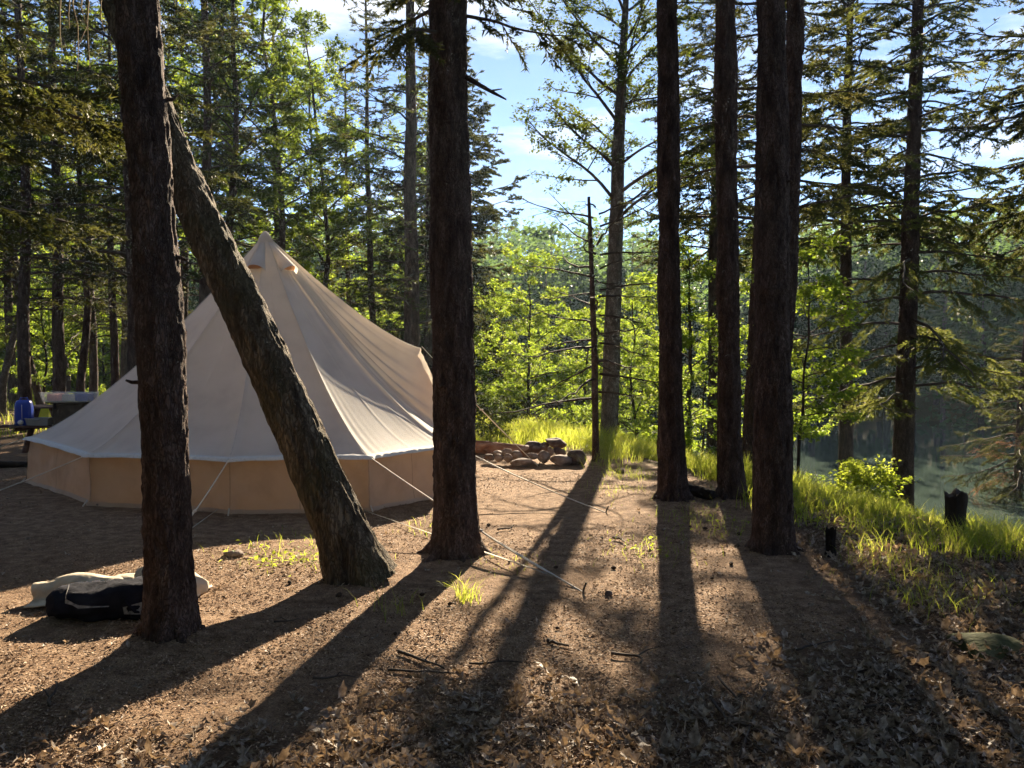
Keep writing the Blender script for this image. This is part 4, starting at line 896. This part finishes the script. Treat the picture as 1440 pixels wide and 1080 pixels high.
for x_, w_, mt, nme, lab, h_ in ((-.24, .18, 'red_plastic', 'pink_packet', 'pink packet at the left end inside the clear bin', .12), (.02, .2, 'white_plastic', 'white_packet', 'white packet in the middle of the clear bin', .11), (.24, .2, 'blue_plastic', 'blue_packet', 'blue packet at the right end inside the clear bin', .12)):
    mb = MB(); box(mb, (0, 0, h_ / 2), (w_, .22, h_), .05); o = mb.build(nme, M[mt], smooth=False, loc=(cb.location[0] + x_, by, bz + .392 + .018)); tag(o, lab, 'packet')

# ------------------------------------------------------------------ grass, dead leaves, needles and cones
def blades(mb, x, y, h, w_, r_, lean=.45):
    n = len(x); z = tz(x, y) - .005; a = r_.uniform(0, 2 * PI, n); d = np.stack([np.cos(a), np.sin(a), 0 * a], -1); s = np.stack([-np.sin(a), np.cos(a), 0 * a], -1)
    ph = r_.uniform(0, 2 * PI, n); s = np.stack([np.cos(ph), np.sin(ph), 0 * ph], -1); B = np.stack([x, y, z], -1); L = lean * r_.uniform(.3, 1.6, n)
    rows = []
    for q, wf in ((0, 1), (.4, .85), (.75, .55)):
        c_ = B + d * (h * L * q ** 2)[:, None] + np.array([0, 0, 1]) * (h * q * (1 - .25 * L * q))[:, None]; rows += [c_ - s * (w_ * wf / 2)[:, None], c_ + s * (w_ * wf / 2)[:, None]]
    rows.append(B + d * (h * L)[:, None] + np.array([0, 0, 1]) * (h * (1 - .3 * L))[:, None])
    V_ = np.stack(rows, 1); b = np.arange(n)[:, None] * 7
    mb.add(V_, np.concatenate([b + [[0, 1, 3, 2]], b + [[2, 3, 5, 4]]]), b + [[4, 5, 6]])
r = np.random.default_rng(17); N = 520000
x = r.uniform(0, 13, N); y = r.uniform(4, 24, N); es = edge_s(x, y); cl = fb2(x, y, 1.3, 41, 3); cl2 = fb2(x, y, 4, 42, 2)
frame = np.abs(x / y) < .72
pr = np.clip((es + np.where(y < 9, 1.35, .7) + .55 * cl) / .6, 0, 1) * np.clip((5.2 - es) / 1.5, 0, 1) * np.clip(.75 + .8 * cl2 + .4 * cl, .1, 1) * np.clip((y - 5.05 + .45 * cl) / 1.0, 0.04, 1)
k = frame & (r.random(N) < pr * 1.0); x, y, cl = x[k], y[k], cl[k]
mb = MB(); blades(mb, x, y, r.uniform(.1, .38, len(x)) * (1 + .5 * cl) * np.clip(.7 + (y - 6) * .06, .6, 1.15), r.uniform(.004, .0095, len(x)), r, .6)
# tufts on the camp floor
for px, py, n, sp, h in ((655, 845, 90, .05, .15), (560, 862, 26, .09, .16), (410, 770, 80, .25, .1), (425, 790, 90, .2, .06), (590, 745, 40, .15, .08), (905, 775, 90, .25, .08), (1010, 745, 120, .3, .12), (975, 725, 60, .2, .1),
                         (710, 790, 90, .16, .04), (1260, 800, 130, .18, .16), (1330, 830, 120, .3, .14), (1215, 770, 80, .12, .16), (1300, 850, 70, .15, .18), (860, 690, 80, .2, .1), (885, 672, 140, .2, .16), (15, 590, 200, .7, .12), (845, 655, 120, .2, .3)):
    g = G(px, py); xx, yy = g[0] + r.normal(0, sp, n), g[1] + r.normal(0, sp * 1.3, n); blades(mb, xx, yy, h * r.uniform(.5, 1.4, n), r.uniform(.0025, .0055, n), r, .75)
N = 30000; x = r.uniform(-2, 3, N); y = r.uniform(12.6, 20, N); es = edge_s(x, y); k = (r.random(N) < np.clip((y - 12.9) / 1.2, 0, 1) * np.clip(.5 + fb2(x, y, 1.2, 43), 0, 1)) & (np.abs(x / y) < .3); blades(mb, x[k], y[k], r.uniform(.12, .5, k.sum()), r.uniform(.006, .012, k.sum()), r)
N = 16000; x = r.uniform(-24, -7, N); y = r.uniform(15.5, 34, N); k = (np.abs(x / y) < .75) & (r.random(N) < np.clip(.4 + fb2(x, y, .5, 44), 0, 1)); blades(mb, x[k], y[k], r.uniform(.1, .4, k.sum()), r.uniform(.01, .02, k.sum()), r)
tag(mb.build('grass', M['grass'], smooth=False), 'long sunlit grass on the pond bank and in tufts', 'grass', kind='stuff')
# broad-leaved weeds
mb = MB()
for px, py, n, sp in ((400, 788, 90, .22), (440, 792, 50, .15), (905, 772, 40, .12), (1180, 745, 60, .2), (1240, 735, 80, .3), (1000, 735, 50, .3), (1325, 720, 60, .3)):
    g = G(px, py); xx, yy = g[0] + r.normal(0, sp, n), g[1] + r.normal(0, sp, n); P_ = np.stack([xx, yy, tz(xx, yy) + r.uniform(.01, .07, n)], -1); leaves(mb, P_, r.normal(size=(n, 3)) * [1, 1, .3], r.normal(0, .4, (n, 3)) + [0, 0, 1], r.uniform(.025, .05, n), r.uniform(.018, .035, n))
tag(mb.build('ground_weeds', M['weed'], smooth=False), 'small bright weeds by the trunks', kind='stuff')
# dead oak leaves: lobed, curled
LOBE = np.array([(0, 0), (.05, .14), (.04, .24), (.17, .32), (.1, .42), (.24, .56), (.13, .65), (.19, .8), (.09, .86), (0, 1)])
tmpl = np.concatenate([LOBE, LOBE[1:-1][::-1] * [-1, 1]]); nt_ = len(tmpl)
def litter(mb, x, y, L, r_, lift=.02, tiltv=.45):
    n = len(x); z = tz(x, y) + r_.uniform(.004, lift, n); nrm = norm(np.stack([r_.normal(0, tiltv, n), r_.normal(0, tiltv, n), np.ones(n)], -1)); a = r_.uniform(0, 2 * PI, n)
    d = np.stack([np.cos(a), np.sin(a), 0 * a], -1); d = norm(d - nrm * (d * nrm).sum(-1, keepdims=True)); s = np.cross(nrm, d)
    cu, cv = r_.normal(0, 1.3, n), r_.uniform(-.6, 2.4, n); sx, sy = tmpl[:, 0], tmpl[:, 1]
    wv = r_.uniform(.7, 1.15, n)
    V_ = np.stack([x, y, z], -1)[:, None] + (s[:, None] * (sx[None] * wv[:, None])[..., None] + d[:, None] * (sy - .5)[None, :, None] + nrm[:, None] * (cu[:, None] * (sy[None] - .5) ** 2 * .8 + cv[:, None] * sx[None] ** 2 * 2.2 + .05 * np.sin(sy * 9)[None])[..., None]) * L[:, None, None]
    # midrib vertices let each leaf fold
    mid = np.stack([x, y, z], -1)[:, None] + (d[:, None] * np.array([-.17, .17])[None, :, None] + nrm[:, None] * (cu[:, None] * .17 ** 2 * .8 - .05)[..., None]) * L[:, None, None]
    V_ = np.concatenate([V_, mid], 1); b = np.arange(n)[:, None] * (nt_ + 2)
    fs = []
    for q in range(nt_):
        q2 = (q + 1) % nt_; m_ = nt_ if (tmpl[q, 1] + tmpl[q2, 1]) / 2 < .5 else nt_ + 1; fs.append(b + [[q, q2, m_]])
    for q in (4, nt_ - 4 - 1):
        fs.append(b + [[q, nt_, nt_ + 1]] if False else b + [[4 if q == 4 else 14, nt_, nt_ + 1]])
    mb.add(V_, np.concatenate(fs))
N = 60000; y = r.uniform(2.3, 9.5, N); x = r.uniform(-.68, .72, N) * y; dens = mould(x, y); k = r.random(N) < dens ** 1.4 * .4 * np.clip(1.25 - (y - 3) * .11, .25, 1); x, y = x[k], y[k]
mb = MB(); litter(mb, x, y, .035 + .1 * r.random(len(x)) ** 1.4, r, .04, .6)
N = 520; y = r.uniform(2.5, 9, N); x = r.uniform(-.68, .5, N) * y; k = edge_s(x, y) < -.2; litter(mb, x[k], y[k], r.uniform(.03, .075, k.sum()), r, .012, .3)
tag(mb.build('leaf_litter', M['litter'], smooth=False), 'dead brown oak leaves covering the foreground', kind='stuff')
N = 210000; y = 2.3 + 8.5 * r.random(N) ** 1.6; x = r.uniform(-.7, .72, N) * y; k = (edge_s(x, y) < .1) & (fb2(x, y, .9, 51) + .5 > r.random(N) * .8); x, y = x[k], y[k]; n = len(x)
mb = MB(); a = r.uniform(0, 2 * PI, n); D = norm(np.stack([np.cos(a), np.sin(a), r.normal(0, .35, n)], -1)); P_ = np.stack([x, y, tz(x, y) + r.uniform(0, .012, n)], -1); Lc = r.uniform(.005, .022, n)
S_ = norm(np.cross(D, r.normal(0, 1.0, (n, 3)) + [0, 0, 1])); Wc = r.uniform(.002, .009, n)
V_ = np.stack([P_ - D * Lc[:, None] / 2 - S_ * Wc[:, None] / 2, P_ - D * Lc[:, None] / 2 + S_ * Wc[:, None] / 2, P_ + D * Lc[:, None] / 2 + S_ * Wc[:, None] / 3, P_ + D * Lc[:, None] / 2 - S_ * Wc[:, None] / 3], 1)
mb.add(V_, np.arange(n * 4).reshape(n, 4)); tag(mb.build('needle_litter', M['chips'], smooth=False), 'brown needles and bark chips strewn over the camp floor', kind='stuff')
# twigs on the ground
TW = [(545, 948, 640, 952, .007), (440, 960, 500, 958, .006), (560, 920, 625, 945, .009), (660, 938, 735, 938, .006), (1010, 960, 1060, 1030, .007), (1000, 990, 1075, 1068, .008), (1040, 1075, 1090, 960, .006), (770, 905, 800, 912, .012), (70, 1000, 78, 965, .008),
      (860, 925, 900, 940, .009), (1215, 1000, 1290, 985, .006), (300, 1060, 330, 1040, .006), (385, 880, 420, 876, .006), (1120, 920, 1180, 905, .006), (862, 760, 880, 768, .01), (700, 748, 720, 742, .01)]
for k, (x0, y0, x1, y1, rad_) in enumerate(TW):
    a, b = np.array(gpt(x0, y0, .015)), np.array(gpt(x1, y1, .02)); s = np.linspace(0, 1, 7)[:, None]; P_ = a * (1 - s) + b * s + np.cumsum(r.normal(0, .012, (7, 3)) * [1, 1, .3], 0) * np.sin(PI * s)
    P_[:, 2] = tz(P_[:, 0], P_[:, 1]) + .012 + .012 * r.random(); mb = MB(); tube(mb, P_, rad_ * np.linspace(1, .4, 7), 6, True)
    q = P_[3]; e = q + np.array([r.normal(0, .06), r.normal(0, .06), .02]); tube(mb, [q, (q + e) / 2 + [0, 0, .01], e], [rad_ * .5, rad_ * .4, rad_ * .2], 5)
    tag(mb.build('fallen_twig', M['twig']), 'thin dry twig lying on the foreground ground litter', 'twig', 'fallen twigs')
import bmesh as _b
mb = MB(); rows = []
for q in np.linspace(0, 1, 15):
    a = np.arange(16) * 2 * PI / 16; rad_ = (.002 + .014 * math.sin(PI * min(1, q * .9 + .1)) ** .7) * (1 + .22 * np.sin(a * 8 + (int(q * 14) % 2) * PI) * (1 if 0 < q < 1 else 0)); rows.append(np.stack([-.025 + .05 * q + 0 * a, np.cos(a) * rad_, np.sin(a) * rad_], -1))
mb.add(np.array(rows), grid_faces(15, 16)); cone_me = mb.mesh('pine_cone', False, M['cone'])
for k in range(24):
    y_ = 3.6 + 6.2 * r.random(); x_ = r.uniform(-.3, .42) * y_
    if edge_s(np.array([x_]), np.array([y_]))[0] > -.2: continue
    o = link(bpy.data.objects.new('spruce_cone', cone_me)); o.location = (x_, y_, gz(x_, y_) + .012); o.rotation_euler = (0, r.uniform(-.3, .3), r.uniform(0, 6)); s = r.uniform(.55, .95); o.scale = (s, s, s)
    tag(o, 'small dark spruce cone on the needle covered camp floor', 'cone', 'scattered spruce cones')
# dry twigs hanging into the upper left
mb = MB()
for px, ln in ((88, 75), (108, 100), (124, 95), (118, 60), (97, 40), (140, 45)):
    q = [at(px + (0 if k == 0 else r.normal(0, 4)), -60 + (ln + 60) * k / 5, 4.9) for k in range(6)]; tube(mb, q, np.linspace(.006, .002, 6), 5)
o = mb.build('hanging_twigs', M['dry_twig'])
for q in bpy.data.objects:
    if q.type == 'EMPTY' and 'top left corner' in q.get('label', ''): o.parent = q; o.matrix_parent_inverse = Matrix.Translation(-q.location); o.name = 'dry_twigs'

# ------------------------------------------------------------------ air
if HAZE_DENSITY:
    mb = MB(); box(mb, (0, 0, 0), (1, 1, 1)); w_ = 205
    me = bpy.data.meshes.new('haze'); z0, z1 = -4.5, 48
    me.from_pydata([(sx * w_, sy * w_, z) for z in (z0, z1) for sx, sy in ((-1, -1), (1, -1), (1, 1), (-1, 1))], [], [(3, 2, 1, 0), (4, 5, 6, 7), (0, 1, 5, 4), (1, 2, 6, 5), (2, 3, 7, 6), (3, 0, 4, 7)])
    o = link(bpy.data.objects.new('haze', me)); tag(o, 'thin morning haze over the pond', kind='stuff')
    m, n, l, out = nm('haze'); v = n.new('ShaderNodeVolumePrincipled'); v.inputs['Color'].default_value = (.6, .8, 1, 1); v.inputs['Density'].default_value = HAZE_DENSITY; v.inputs['Anisotropy'].default_value = .45
    l.new(v.outputs['Volume'], out.inputs['Volume']); me.materials.append(m)
